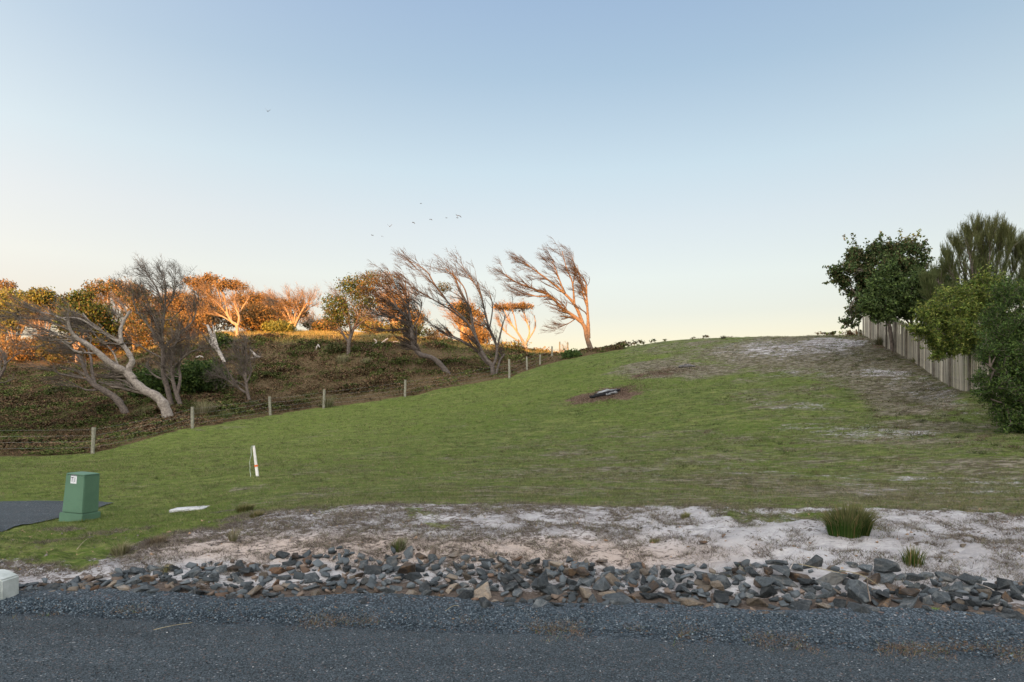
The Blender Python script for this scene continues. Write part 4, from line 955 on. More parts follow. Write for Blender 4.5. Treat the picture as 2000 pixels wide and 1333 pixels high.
shrub('ridge_shrub', 170, 702, 90, 30, 307, 'low orange shrub behind the leaning tree fork', PAL_GOLD + PAL_RUST, d=76, n=260, group='shrubs on the far ridge')
shrub('ridge_shrub', 370, 668, 80, 50, 308, 'orange shrub between the tall grey tree and white broken trunk', PAL_RUST, d=69, n=360, group='shrubs on the far ridge')
shrub('ridge_shrub', 790, 668, 90, 26, 309, 'orange lit scrub under the S curved tree', PAL_RUST + PAL_GOLD, d=72, n=240, group='shrubs on the far ridge')
shrub('ridge_shrub', 930, 678, 60, 34, 310, 'orange lit scrub behind the fanning tree stems', PAL_RUST, d=76, n=240, group='shrubs on the far ridge')
shrub('green_shrub', 390, 775, 110, 60, 311, 'large dark green rounded shrub right of the tall grey tree', PAL_GREEN, n=620, d=46)
shrub('green_shrub', 290, 770, 70, 50, 312, 'dark green shrub hidden behind the big pale trunk', PAL_GREEN, n=380, d=45)
shrub('green_shrub', 655, 690, 34, 14, 313, 'small olive shrub at the foot of the leafy tree', PAL_OLIVE, n=90)
shrub('green_shrub', 1118, 699, 36, 8, 314, 'low green shrub near the top fence posts', PAL_GREEN, n=90)
for q_ in ((20, 700, 120, 50, 320, 'orange bush mass under the leftmost ridge trees', PAL_RUST, 75), (120, 698, 90, 50, 321, 'dark olive bush between golden tree and dark broad tree', PAL_OLIVE, 72), (200, 694, 90, 70, 322, 'tall rusty bush behind the leaning trunk fork', PAL_RUST + PAL_OLIVE, 73),
           (290, 684, 90, 80, 323, 'tall brown bush seen through the upright grey tree', PAL_RUST + PAL_OLIVE, 71), (340, 674, 60, 60, 324, 'green brown bush right behind the upright grey trunk', PAL_OLIVE, 68), (555, 652, 36, 22, 325, 'low golden bush at the foot of the rounded fan tree', PAL_GOLD, 71),
           (740, 666, 60, 30, 326, 'golden bush between leafy dark tree and S curved tree', PAL_GOLD + PAL_RUST, 70), (855, 674, 60, 26, 327, 'low rusty bush between S curved tree and fanning tree', PAL_RUST, 74), (1000, 685, 70, 14, 328, 'low orange bush under the flat umbrella tree', PAL_RUST + PAL_GOLD, 76),
           (1060, 690, 50, 8, 329, 'thin orange scrub left of the top fence posts', PAL_RUST, 78)):
    shrub('ridge_shrub', q_[0], q_[1], q_[2], q_[3], q_[4], q_[5], q_[6], d=q_[7], n=int(q_[2] * q_[3] / 18), group='shrubs on the far ridge')
def tussock(name, px, py, w, hp, seed, label, pal, n=320, lean=.35, cat='tussock', group=None, wts=None, bw=.006, straight=False):
    r = np.random.default_rng(seed); x, y, z = hit(px, py); k = y / F
    a = r.random(n) * 6.28; q = np.sqrt(r.random(n)) * w * k * (.40 if straight else .30)
    bx = x + np.cos(a) * q; by = y + np.sin(a) * q * (.7 if straight else 1)
    bz = surf(bx, by) - .01
    dirv = np.stack([np.cos(a), np.sin(a), np.zeros(n)], -1)
    hh = hp * k * r.uniform(.55, 1.08, n) * (1 - .25 * (q / (w * k * .4)) ** 2)
    ln = (q / (w * k * .4) * (.38 if straight else lean * 2.4))[:, None] + r.normal(0, .12 if straight else .25, (n, 1))
    P0 = np.stack([bx, by, bz], -1)
    P1 = P0 + dirv * ln * hh[:, None] * .35 + np.array([0, 0, .55]) * hh[:, None]
    P2 = P0 + dirv * ln * hh[:, None] * 1.1 + np.array([0, 0, 1.0]) * hh[:, None]
    P2[:, 2] -= np.abs(ln[:, 0]) * hh * .3
    s = np.stack([-np.sin(a + 1.2 * r.random(n)), np.cos(a), np.zeros(n)], -1) * (bw * .5)
    if not straight: s = s * (y / 20 + .5)
    V = np.stack([P0 - s, P0 + s, P1 + s * .9, P1 - s * .9, P2], 1).reshape(-1, 3); o = np.arange(n)[:, None] * 5
    cols = pickcol(pal, n, r, .2, wts); Cc_ = np.repeat(cols[:, None], 5, 1)
    Cc_[:, 4] = Cc_[:, 4] * .5 + np.array([.30, .24, .13]) * .5
    me = mesh_from(name, V - np.array([x, y, z]), [o + np.array([[0, 1, 2, 3]]), o + np.array([[3, 2, 4]])], False, Cc_.reshape(-1, 3))
    ob = link(name, me, M_BLADE, None, (x, y, z)); tag(ob, label, cat, group); return ob
SEDGE = [(0.028, 0.060, 0.012), (0.045, 0.080, 0.016), (0.085, 0.105, 0.03), (0.25, 0.18, 0.08)]
tussock('sedge_clump', 1658, 1046, 92, 72, 401, 'large dark green sedge clump growing on the pale sandy bank', SEDGE, 1500, cat='sedge', wts=[.4, .33, .17, .10], bw=.008, straight=True)
tussock('sedge_clump', 1784, 1104, 46, 46, 402, 'small thin sedge clump above the rocks right of the large one', SEDGE, 150, cat='sedge', wts=[.2, .3, .25, .25], bw=.006, straight=True)
STRAW = [(0.30, 0.26, 0.17), (0.22, 0.20, 0.11), (0.12, 0.13, 0.05)]
tussock('grass_tussock', 283, 818, 50, 30, 403, 'pale grass tussock at the foot of the big leaning trunk', STRAW + [(0.09, .12, .04)], 420)
tussock('grass_tussock', 398, 812, 52, 38, 404, 'straw coloured tussock right of the second fence post', STRAW, 460)
tussock('grass_tussock', 438, 818, 44, 20, 405, 'low green tussock between two fence posts', [(0.07, .10, .03), (.1, .12, .045)], 260)
tussock('grass_tussock', 640, 796, 30, 30, 406, 'grey green tussock beside the fourth fence post', STRAW + [(0.09, .12, .04)], 260)
tussock('grass_tussock', 497, 798, 30, 20, 407, 'small dark tussock under the dark twiggy tree', [(0.06, .09, .03)], 200)
tussock('grass_tussock', 668, 708, 40, 18, 408, 'pale dry tussock at the foot of the dark leafy tree', STRAW, 260)
tussock('grass_tussock', 715, 712, 36, 16, 409, 'straw tussock right of the leafy tree foot', STRAW, 200)
tussock('grass_tussock', 478, 1000, 44, 20, 410, 'low green tuft at the top of the bank right of the white lid', [(0.09, .10, .03), (.16, .13, .06), (.06, .08, .02)], 500)
tussock('grass_tussock', 500, 1010, 36, 14, 411, 'smaller green tuft just below its neighbour on the bank top', [(0.09, .10, .03), (.16, .13, .06)], 340)
tussock('grass_tussock', 235, 1083, 46, 34, 412, 'dry straw tuft leaning on the bank below the green turret', STRAW, 260)
tussock('grass_tussock', 778, 1076, 34, 28, 413, 'green leafy weed tuft alone on the pinkish sand', [(0.10, .14, .04), (.15, .13, .09)], 260)
tussock('grass_tussock', 455, 1056, 20, 34, 414, 'thin dead grass tuft standing below the green bank tufts', STRAW, 90)
tussock('grass_tussock', 325, 1118, 26, 18, 415, 'small dry tuft among the upper rocks', STRAW, 160)
tussock('grass_tussock', 305, 1065, 60, 20, 416, 'dark brown dead tuft below the white concrete lid', [(0.10, .075, .05), (.15, .12, .08)], 360)
tussock('grass_tussock', 1338, 1013, 22, 16, 417, 'small yellow green tuft at the sand edge', [(0.14, .16, .05), (.2, .18, .09)], 160)
tussock('grass_tussock', 1278, 1060, 30, 10, 418, 'flat green tuft on bare sand above the rocks', [(0.12, .14, .05), (.2, .17, .09)], 160)
tussock('grass_tussock', 1827, 1214, 30, 12, 419, 'bright green weed at the foot of the right hand rocks', [(0.11, .20, .04)], 120)
tussock('grass_tussock', 1568, 1236, 24, 8, 420, 'bright green weed sprouting from the gravel shoulder', [(0.11, .20, .04)], 90)
tussock('grass_tussock', 160, 1020, 60, 8, 421, 'longer grass around the foot of the green turret', [(0.08, .12, .03), (.12, .16, .04)], 260)
tussock('grass_tussock', 1413, 662, 14, 8, 422, 'dark spiky tuft alone on the skyline of the hill', [(0.05, .05, .03)], 90)
tussock('grass_tussock', 1720, 674, 26, 22, 423, 'dark grass heap at the far end of the paling fence', [(0.06, .07, .03), (.1, .09, .05)], 200)
tussock('grass_tussock', 1789, 708, 30, 14, 424, 'grass clump at the foot of the fence under the leafy trees', [(0.07, .09, .03), (.12, .11, .06)], 160)

# bracken: fronds
def bracken():
    r = np.random.default_rng(31); n = 125000
    t = r.uniform(-0.95, 0.25, n); d = np.exp(r.uniform(math.log(26), math.log(84), n)); x = t * d; y = d
    g, bk, dry, mu, pk, li, px, py = zones(x, y)
    keep = (bk > 0.5) & ~((surf(x, y) > 9.25) | ((y > 68) & (r.random(n) < .7))); x, y = x[keep], y[keep]
    # plus skyline ferns along the crest
    m = 420; px2 = np.concatenate([r.uniform(1165, 1460, m // 2), r.uniform(1590, 1685, m // 2)]); d2 = np.interp(px2, [1165, 1350, 1500, 1685], [58, 54, 52, 49]) + r.uniform(-.8, 2.2, m)
    kk = (fbm(px2 * .09, px2 * 0, 3) > .52) | (px2 > 1640)
    px2, d2 = px2[kk], d2[kk]
    x = np.concatenate([x, (px2 - 1000) / F * d2]); y = np.concatenate([y, d2]); n = len(x)
    clump = fbm(x * .45 + 5, y * .45, 4); z = surf(x, y)
    nf = 5
    P = np.repeat(np.stack([x, y, z], -1), nf, 0); m = len(P); a = r.random(m) * 6.28
    edn = sst(0.0, 5.0, y - np.interp(x / y, eT, eD)); crest = ((x / y) > .12)
    hgt = np.repeat((0.05 + 0.52 * clump ** 2 * (.6 + .8 * fbm(x * 1.4, y * 1.4, 2))) * np.where(crest, 1.25, .35 + .65 * edn), nf) * r.uniform(.6, 1.3, m)
    rad = hgt * r.uniform(.5, 1.2, m); dirv = np.stack([np.cos(a), np.sin(a), np.zeros(m)], -1); side = np.stack([-np.sin(a), np.cos(a), np.zeros(m)], -1)
    wd = (np.minimum(hgt * .21, .05) * r.uniform(.7, 1.3, m))[:, None]
    mid = P + dirv * rad[:, None] * .5 + np.array([0, 0, 1.0]) * hgt[:, None]
    tip = P + dirv * rad[:, None] * 1.15 + np.array([0, 0, .72]) * hgt[:, None]
    low = P + dirv * rad[:, None] * .15 + np.array([0, 0, .4]) * hgt[:, None]
    V = np.stack([low, mid - side * wd, tip, mid + side * wd], 1).reshape(-1, 3); Fq = np.arange(4 * m).reshape(m, 4)
    green = np.repeat((fbm(x * .9 + 50, y * .9, 3) + .35 * (fbm(x * .12, y * .12 + 7, 3) - .5) > .53) & (r.random(n) < .7), nf)
    cb = pickcol([(0.17, 0.10, 0.055), (0.13, 0.085, 0.048), (0.22, 0.14, 0.08), (0.14, 0.13, 0.05), (0.08, 0.065, 0.035)], m, r, .25)
    cg = pickcol([(0.10, 0.125, 0.034), (0.07, 0.09, 0.026), (0.15, 0.16, 0.05)], m, r, .25)
    C = np.where(green[:, None], cg, cb); C = C * np.repeat(r.normal(1, .18, n).clip(.5, 1.5) * (.45 + 1.1 * fbm(x * .22 + 9, y * .22, 4)), nf)[:, None]
    tag(link('bracken', mesh_from('bracken', V, [Fq], False, np.repeat(C, 4, 0)), M_FERN), 'brown and green bracken covering the slope beyond the wire fence', 'bracken', kind='stuff')
bracken()
# dry grass on the sunlit plateau
def ridge_grass():
    r = np.random.default_rng(32); n = 34000
    t = r.uniform(-0.8, 0.12, n); y = r.uniform(60, 96, n); x = t * y; z = surf(x, y); keep = z > 8.3; x, y, z = x[keep], y[keep], z[keep]; k = 5
    P = np.repeat(np.stack([x, y, z], -1), k, 0); m = len(P); P[:, :2] += r.normal(0, .1, (m, 2))
    V, Fc, C = blades(P, r.uniform(.15, .4, m), r.uniform(.02, .05, m), .4, pickcol([(0.28, .23, .09), (.34, .27, .12), (.20, .19, .06)], m, r, .2), r)
    tag(link('ridge_grass', mesh_from('ridge_grass', V, [Fc], False, C), M_BLADE), 'dry grass catching the last sun on the far ridge', 'grass', kind='stuff')
ridge_grass()
# fallen bleached logs
def log(name, pts, seed, label, mat=M_DEAD, cat='log', group='bleached fallen logs', lift=0.0):
    r = np.random.default_rng(seed); x, y, z = hit(pts[0][0], pts[0][1]); d = y
    dz = z - at(pts[0][0], pts[0][1], d)[2]
    P = np.array([[*(at(p[0], p[1], d) + [0, r.normal(0, .1), dz + lift]), p[2] * d / F] for p in pts]); c = catmull(P, 4)
    V, q = tubes(c[None, :, :3], c[None, :, 3] * (1 + .12 * r.normal(0, 1, (1, len(c)))), 7)
    o = link(name, mesh_from(name, V - np.array([x, y, z]), [q, [list(range(6, -1, -1))], [list(range(len(V) - 7, len(V)))]], False), mat, None, (x, y, z)); tag(o, label, cat, group); return o
log('fallen_log', [(484, 702, 1.6), (498, 700, 2), (509, 702, 1.6)], 1, 'bleached fallen branch lying flat right of the dark twiggy tree')
log('fallen_log', [(508, 700, 2), (500, 696, 2.6), (495, 690, 1.8), (490, 684, .8)], 2, 'bleached stump end pointing up behind the flat fallen branch')
log('fallen_log', [(375, 702, 1.2), (390, 698, 1.8), (402, 700, 1.8), (412, 706, 1.2)], 3, 'curved bleached log left of the white broken trunk')
log('fallen_log', [(744, 676, 2.6), (750, 668, 2.2), (757, 662, 1.2)], 4, 'short bleached log sticking up below the S curved tree')
log('fallen_log', [(728, 678, 1), (736, 670, 1.6), (730, 664, .8)], 5, 'small forked bleached branch left of the short log')
log('fallen_log', [(616, 684, 1), (620, 674, 1.2), (626, 680, .8)], 6, 'tiny bleached forked branch on the open bracken slope')
log('fallen_log', [(762, 672, .8), (772, 668, 1.1), (784, 672, .8)], 7, 'thin bleached branch right of the short log')
# burnt log on the lawn with its ash
def burnt():
    r = np.random.default_rng(41); x, y, z = hit(1185, 773); root = empty('burnt_log', (x, y, z), 'charred black log crusted with pale ash on a brown patch of lawn', 'log')
    mb = simple('char', (0.018, 0.018, 0.02), .8, .3, 6, .8, 20); ma = simple('ash', (0.30, 0.31, 0.32), .95, .2, 5, .8, 18, bd=.04, c2=(0.12, 0.12, 0.12))
    k = y / F
    for nm, mat, pts in (('charred_wood', mb, [(-34, 4, 4), (-22, 3, 5), (-5, 1, 5), (12, -3, 4.5), (28, -7, 3.5)]), ('ash_crust', ma, [(-18, -1, 3.4), (-4, -2.5, 4.6), (10, -6, 4), (25, -9, 2.6)]),
                         ('charred_wood', mb, [(-6, -8, 2), (10, -11, 2.6), (24, -13, 2)]), ('ash_crust', ma, [(-2, 4, 2.5), (8, 1.5, 3), (20, -1, 2.0)])):
        P = []
        for i, (a, b_, c) in enumerate(pts):
            w = at(1185 + a, 773 + b_, y); P.append([w[0], y - b_ * -.0 + r.normal(0, .04), 0, c * k * .8])
        P = np.array(P); P[:, 1] = y + np.array([-p[1] for p in pts]) * k * 3.5
        P[:, 2] = surf(P[:, 0], P[:, 1]) + P[:, 3] * (.9 if nm == 'charred_wood' else 1.5)
        c = catmull(P, 4); V, q = tubes(c[None, :, :3], c[None, :, 3], 8); V = V + r.normal(0, .022, V.shape)
        link(nm, mesh_from(nm, V - np.array([x, y, z]), [q, [list(range(7, -1, -1))], [list(range(len(V) - 8, len(V)))]], False), mat, root)
    x, y, z = hit(1343, 719); V, q = tubes(np.array([[[x - .5, y, z + .05], [x, y + .1, z + .1], [x + .45, y, z + .04]]]), np.array([[.05, .1, .05]]), 7); V = V + r.normal(0, .02, V.shape)
    tag(link('log_fragment', mesh_from('log_fragment', V - np.array([x, y, z]), [q, [list(range(6, -1, -1))], [list(range(len(V) - 7, len(V)))]], False), bark('grey_char', (.16, .15, .15), (.06, .06, .06)), None, (x, y, z)), 'grey weathered log fragment on the upper brown mound of the lawn', 'log')
burnt()
def mulch():
    r = np.random.default_rng(42); n = 6000
    cx = np.concatenate([r.normal(1190, 40, n), r.normal(1295, 42, n // 2)]); cy = np.concatenate([770 - (cx[:n] - 1190) * .12 + r.normal(0, 7, n), 728 - (cx[n:] - 1295) * .08 + r.normal(0, 5, n // 2)])
    d0 = np.array([hit(1190, 772)[1]] * n + [hit(1295, 728)[1]] * (n // 2)); dz0 = np.array([772] * n + [728] * (n // 2))
    dd = d0 + (dz0 - cy) * .13; x = (cx - 1000) / F * d0; y = dd; z = surf(x, y)
    m = len(x); V, Fc, C = blades(np.stack([x, y, z], -1), r.uniform(.02, .09, m), r.uniform(.01, .03, m), 1.5, pickcol([(0.10, .06, .042), (.16, .11, .08), (.055, .038, .028), (.25, .19, .14)], m, r, .2), r)
    tag(link('bark_mulch', mesh_from('bark_mulch', V, [Fc], False, C), M_BLADE), 'brown bark litter around the burnt log and upper mound', 'mulch', kind='stuff')
mulch()

# ------------------------------------------------------------------ wire fence
POSTS = [(181, 887, 835), (376, 838, 795), (528, 812, 775), (632, 798, 761), (791, 776, 742), (995, 739, 702), (1029, 724, 697), (1055, 713, 693), (1078, 698, 677), (1093, 690, 668), (1109, 688, 669)]
def post_mesh(hh, rr, r):
    bm = bmesh.new(); n = 9; lv = []
    for j, zz in enumerate((-.2, .0, hh * .5, hh - .012, hh)):
        ring = []
        for i in range(n):
            a = i / n * 6.283; q = rr * (1 + .06 * r.normal()) * (.85 if j == 4 else 1)
            ring.append(bm.verts.new((math.cos(a) * q, math.sin(a) * q, zz)))
        lv.append(ring)
    for j in range(4):
        for i in range(n): bm.faces.new((lv[j][i], lv[j][(i + 1) % n], lv[j + 1][(i + 1) % n], lv[j + 1][i]))
    bm.faces.new(lv[-1]); return bm_mesh('post', bm)
def wire_fence():
    r = np.random.default_rng(51); info = []
    for i, (px, pb, pt) in enumerate(POSTS):
        x, y, z = hit(px, pb)
        if i >= 9: y = 66 + (i - 9) * 2; x = (px - 1000) / F * y; z = h(x, y)
        hh = EYE - (pt - HY) / F * y - z; info.append((x, y, z, hh))
    x0, y0, z0, _ = info[0]
    root = empty('wire_fence', (x0, y0, z0), 'post and wire fence running along the edge of the lawn and bracken', 'fence')
    wires = []
    for i, (x, y, z, hh) in enumerate(info):
        hh = float(np.clip(hh, .7, 1.6))
        o = link('post', post_mesh(hh, .075 if i < 6 else .07, r), M_POST, root); o.location = (x - x0, y - y0, z - z0); o.rotation_euler = (r.normal(0, .02), r.normal(0, .02), r.uniform(0, 6))
        info[i] = (x, y, z, hh)
    chain = [(-46, 19, h(-46, 19), 1.1)] + info
    mw = simple('galvanised_wire', (.40, .40, .38), .5, .2, 4)
    for k in range(4):
        P = []
        for (a, b) in zip(chain[:-1], chain[1:]):
            for s in np.linspace(0, 1, 6)[:-1]:
                P.append([a[0] + (b[0] - a[0]) * s, a[1] + (b[1] - a[1]) * s, a[2] + (b[2] - a[2]) * s + (.25 + .24 * k) - .05 * math.sin(s * math.pi)])
        P.append([chain[-1][0], chain[-1][1], chain[-1][2] + .25 + .24 * k]); P = np.array(P)
        V, q = tubes(P[None], np.full((1, len(P)), .0025), 4)
        link('wire', mesh_from('wire', V - np.array([x0, y0, z0]), [q]), mw, root)
wire_fence()

# ------------------------------------------------------------------ paling fence on the right
def paling_fence():
    r = np.random.default_rng(61)
    a = np.array([23.9, 46.3]); b = np.array([14.2, 16.2]); dv = b - a; Ln = np.linalg.norm(dv); u = dv / Ln; nrm = np.array([-u[1], u[0]])
    if nrm[0] > 0: nrm = -nrm                                    # towards the lawn
    z0 = h(*a); root = empty('paling_fence', (a[0], a[1], z0), 'tall weathered timber paling fence climbing the hill beside the leafy shrubs', 'fence')
    mp = []
    for i, c in enumerate([(0.42, 0.385, 0.31), (0.36, 0.335, 0.28), (0.50, 0.46, 0.375)]):
        m, n, bb, o = new_mat('weathered_paling'); g = NG(n)
        v = g.coord('Object', (22, 22, 1.2)); f = g.noise(v, 2, 5, .7); oi = g.node('ShaderNodeObjectInfo').outputs['Random']
        cc = g.mix(g.ss(.35, .65, f), c, tuple(q * .55 for q in c)); hs = g.node('ShaderNodeHueSaturation'); g.lk(cc, hs.inputs['Color'])
        g.lk(g.math('MULTIPLY_ADD', oi, .75, .6), hs.inputs['Value']); g.lk(hs.outputs[0], bb.inputs['Base Color']); bb.inputs['Roughness'].default_value = .9
        g.lk(g.bump(f, .6, .01), bb.inputs['Normal']); mp.append(m)
    meshes = []
    for k in range(8):
        bm = bmesh.new(); wd = .047; box_bm(bm, -wd, wd, -.0085, .0085, 0, 1.0); 
        for v in bm.verts:
            v.co.x += r.normal(0, .003); 
            if v.co.z > .5: v.co.x += r.normal(0, .004)
        me = bm_mesh('paling', bm); me.materials.append(mp[k % 3]); meshes.append(me)
    N = min(298, int(Ln / .106)); angz = math.atan2(u[1], u[0])
    gapsets = {40, 97, 160}
    for i in range(N):
        s = (i + .5) / N * Ln; p = a + u * s; z = h(p[0], p[1]); hh = 1.83 + r.normal(0, .012) + .04 * math.sin(s * .9)
        if i in gapsets: continue
        o = bpy.data.objects.new('paling', meshes[r.integers(8)]); COL.objects.link(o); o.parent = root
        off = .012 if i % 2 else -.012
        q = p + nrm * off
        o.location = (q[0] - a[0], q[1] - a[1], z - z0 - .06); o.rotation_euler = (r.normal(0, .006), r.normal(0, .008), angz); o.scale = (r.uniform(.85, 1.2), 1, hh + .06)
    mpost = simple('dark_post_timber', (0.22, 0.195, 0.16), .9, .3, 10, .5, 40, rnd=.5)
    bm = bmesh.new(); box_bm(bm, -.05, .05, -.04, .04, 0, 1); mpo = bm_mesh('post', bm); mpo.materials.append(mpost)
    s = .05; k = 0
    while s < Ln:
        p = a + u * s + nrm * .075; z = h(p[0], p[1])
        o = bpy.data.objects.new('post', mpo); COL.objects.link(o); o.parent = root
        o.location = (p[0] - a[0], p[1] - a[1], z - z0 - .2); o.rotation_euler = (0, 0, angz); o.scale = (1, 1, 2.0 + (.12 if k == 0 else r.uniform(-.03, .05)))
        s += 2.4 + r.uniform(-.15, .15); k += 1
    for hz in (.35, 1.0, 1.6):
        bm = bmesh.new(); nseg = 30; prev = None
        for j in range(nseg + 1):
            p = a + u * (Ln * j / nseg) - nrm * .045; z = h(*p) + hz
            ring = [bm.verts.new((p[0] + nrm[0] * dx - a[0], p[1] + nrm[1] * dx - a[1], z + dz - z0)) for dx, dz in ((-.02, -.04), (.018, -.04), (.018, .04), (-.02, .04))]
            if prev:
                for i in range(4): bm.faces.new((prev[i], prev[(i + 1) % 4], ring[(i + 1) % 4], ring[i]))
            prev = ring
        link('rail', bm_mesh('rail', bm), mpost, root)
paling_fence()
x, y, z = hit(1677, 657); bm = bmesh.new(); box_bm(bm, -.035, .035, -.035, .035, -.2, .85, (.004, .004))
tag(link('short_post', bm_mesh('short_post', bm), M_POST, None, (x, y, z)), 'short thin timber post standing just left of the paling fence end', 'post')

# ------------------------------------------------------------------ leafy trees over the paling fence
PAL_DARK = [(0.035, 0.058, 0.020), (0.05, 0.078, 0.026), (0.075, 0.10, 0.034), (0.10, 0.085, 0.04)]
PAL_LIGHT = [(0.085, 0.125, 0.024), (0.135, 0.17, 0.034), (0.045, 0.07, 0.017), (0.18, 0.19, 0.045)]
def leafy(name, label, px, pyb, d, limbs, lobes, pal, seed, leaf=.045, per=10, aspect=2.0, cat='tree', wts=None, hang=()):
    r = np.random.default_rng(seed); x = (px - 1000) / F * d; z = h(x, d); k = d / F
    root = empty(name, (x, d, z - .05), label, cat, 'leafy trees over the paling fence')
    base = proj(x, d, z); g = Geo(); paths = []
    for L in limbs:
        c = catmull([[*at(q[0], q[1], d + q[3]), q[2] * k] for q in L], 4); c[0, 2] = min(c[0, 2], z - .05) if L is limbs[0] else c[0, 2]
        paths.append((c[None, :, :3], c[None, :, 3])); g.add(*tubes(c[None, :, :3], c[None, :, 3], 7))
    g.obj('trunk', M_BARK, root)
    g = Geo(); fol = Geo(); starts = np.concatenate([p[0][0][2:] for p in paths])
    for (fx, fy, rx, ry, n, dd) in lobes:
        c = at(fx, fy, d + dd); rad = np.array([rx * k, (rx + ry) * .5 * k, ry * k])
        C = shell(r, c, rad, n, .45)
        gz = surf(C[:, 0], C[:, 1]); C = C[C[:, 2] > gz + .05]
        # clumpy: pull centres towards sub-cluster seeds
        S = shell(r, c, rad * 1.02, max(8, n // 14), .6); idx = ((C[:, None] - S[None]) ** 2).sum(-1).argmin(1); C = C * .42 + S[idx] * .58
        C = C + r.normal(0, .05, C.shape)
        # twigs reaching into the lobe
        for _ in range(max(3, n // 40)):
            s = starts[((starts - c) ** 2).sum(1).argsort()[r.integers(0, min(4, len(starts)))]]; e = C[r.integers(len(C))]
            P = np.stack([s, (s + e) / 2 + r.normal(0, .12, 3), e])[None]; g.add(*tubes(P, np.array([[.028, .016, .006]]), 4))
        sub = np.stack([C, C + (C - c) * .10 + r.normal(0, .05, C.shape) + [0, 0, .03], C + (C - c) * .2 + r.normal(0, .08, C.shape) + [0, 0, .05]], 1)
        g.add(*tubes(sub, np.full((len(C), 3), .004), 3))
        leafcloud(fol, np.concatenate([C, sub[:, 1], sub[:, 2]]), r, per // 2, leaf, leaf * 1.3, pal, aspect, .2, wts)
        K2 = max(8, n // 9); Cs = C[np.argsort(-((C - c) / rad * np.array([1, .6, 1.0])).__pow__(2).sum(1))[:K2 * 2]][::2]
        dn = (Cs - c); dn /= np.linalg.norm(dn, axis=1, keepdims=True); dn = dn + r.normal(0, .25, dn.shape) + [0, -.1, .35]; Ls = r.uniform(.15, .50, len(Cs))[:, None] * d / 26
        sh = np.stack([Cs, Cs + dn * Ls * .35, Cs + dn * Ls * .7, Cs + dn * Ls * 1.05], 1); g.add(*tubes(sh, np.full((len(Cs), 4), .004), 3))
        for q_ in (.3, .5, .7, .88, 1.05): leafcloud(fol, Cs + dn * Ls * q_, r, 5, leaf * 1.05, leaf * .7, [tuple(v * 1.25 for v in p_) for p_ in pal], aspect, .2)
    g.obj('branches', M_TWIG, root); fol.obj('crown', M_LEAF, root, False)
    return root
leafy('coastal_tree', 'dark leafy tree with broad crown leaning over the far end of the paling fence', 1735, 690, 37.5,
      [[(1745, 700, 4, 0), (1738, 640, 3.5, 0), (1725, 590, 3, 0), (1700, 545, 2.2, -.5), (1680, 525, 1.2, -.8)], [(1728, 600, 2.5, 0), (1745, 555, 2, .3), (1760, 510, 1, .5)], [(1722, 590, 2, 0), (1680, 580, 1.5, -1), (1660, 560, 1, -1.2)]],
      [(1660, 535, 36, 24, 260, -.4), (1700, 512, 44, 26, 330, 0), (1755, 500, 42, 30, 330, .3), (1720, 555, 40, 22, 220, .3), (1690, 575, 26, 20, 100, -.3), (1680, 598, 12, 22, 50, -.6), (1664, 622, 9, 16, 26, -.8), (1770, 545, 30, 30, 220, .2)],
      PAL_DARK, 501, leaf=.075, per=12, aspect=1.7)
leafy('coastal_tree', 'dense dark green shrub tree spilling over the middle of the paling fence', 1775, 700, 33.5,
      [[(1790, 712, 3.5, 1), (1782, 640, 3, .8), (1775, 600, 2, .5)], [(1782, 640, 2, .8), (1750, 600, 1.4, .2)], [(1780, 630, 2, .8), (1810, 590, 1.4, .2)]],
      [(1745, 578, 42, 30, 400, 0), (1785, 574, 42, 36, 460, .3), (1720, 600, 26, 26, 160, -.3), (1706, 600, 12, 12, 36, -.5), (1820, 570, 36, 34, 320, .4), (1770, 606, 38, 12, 180, -.2), (1735, 545, 26, 18, 120, 0)],
      PAL_DARK[:3] + [(0.09, .13, .035)], 502, leaf=.068, per=12, aspect=1.8)
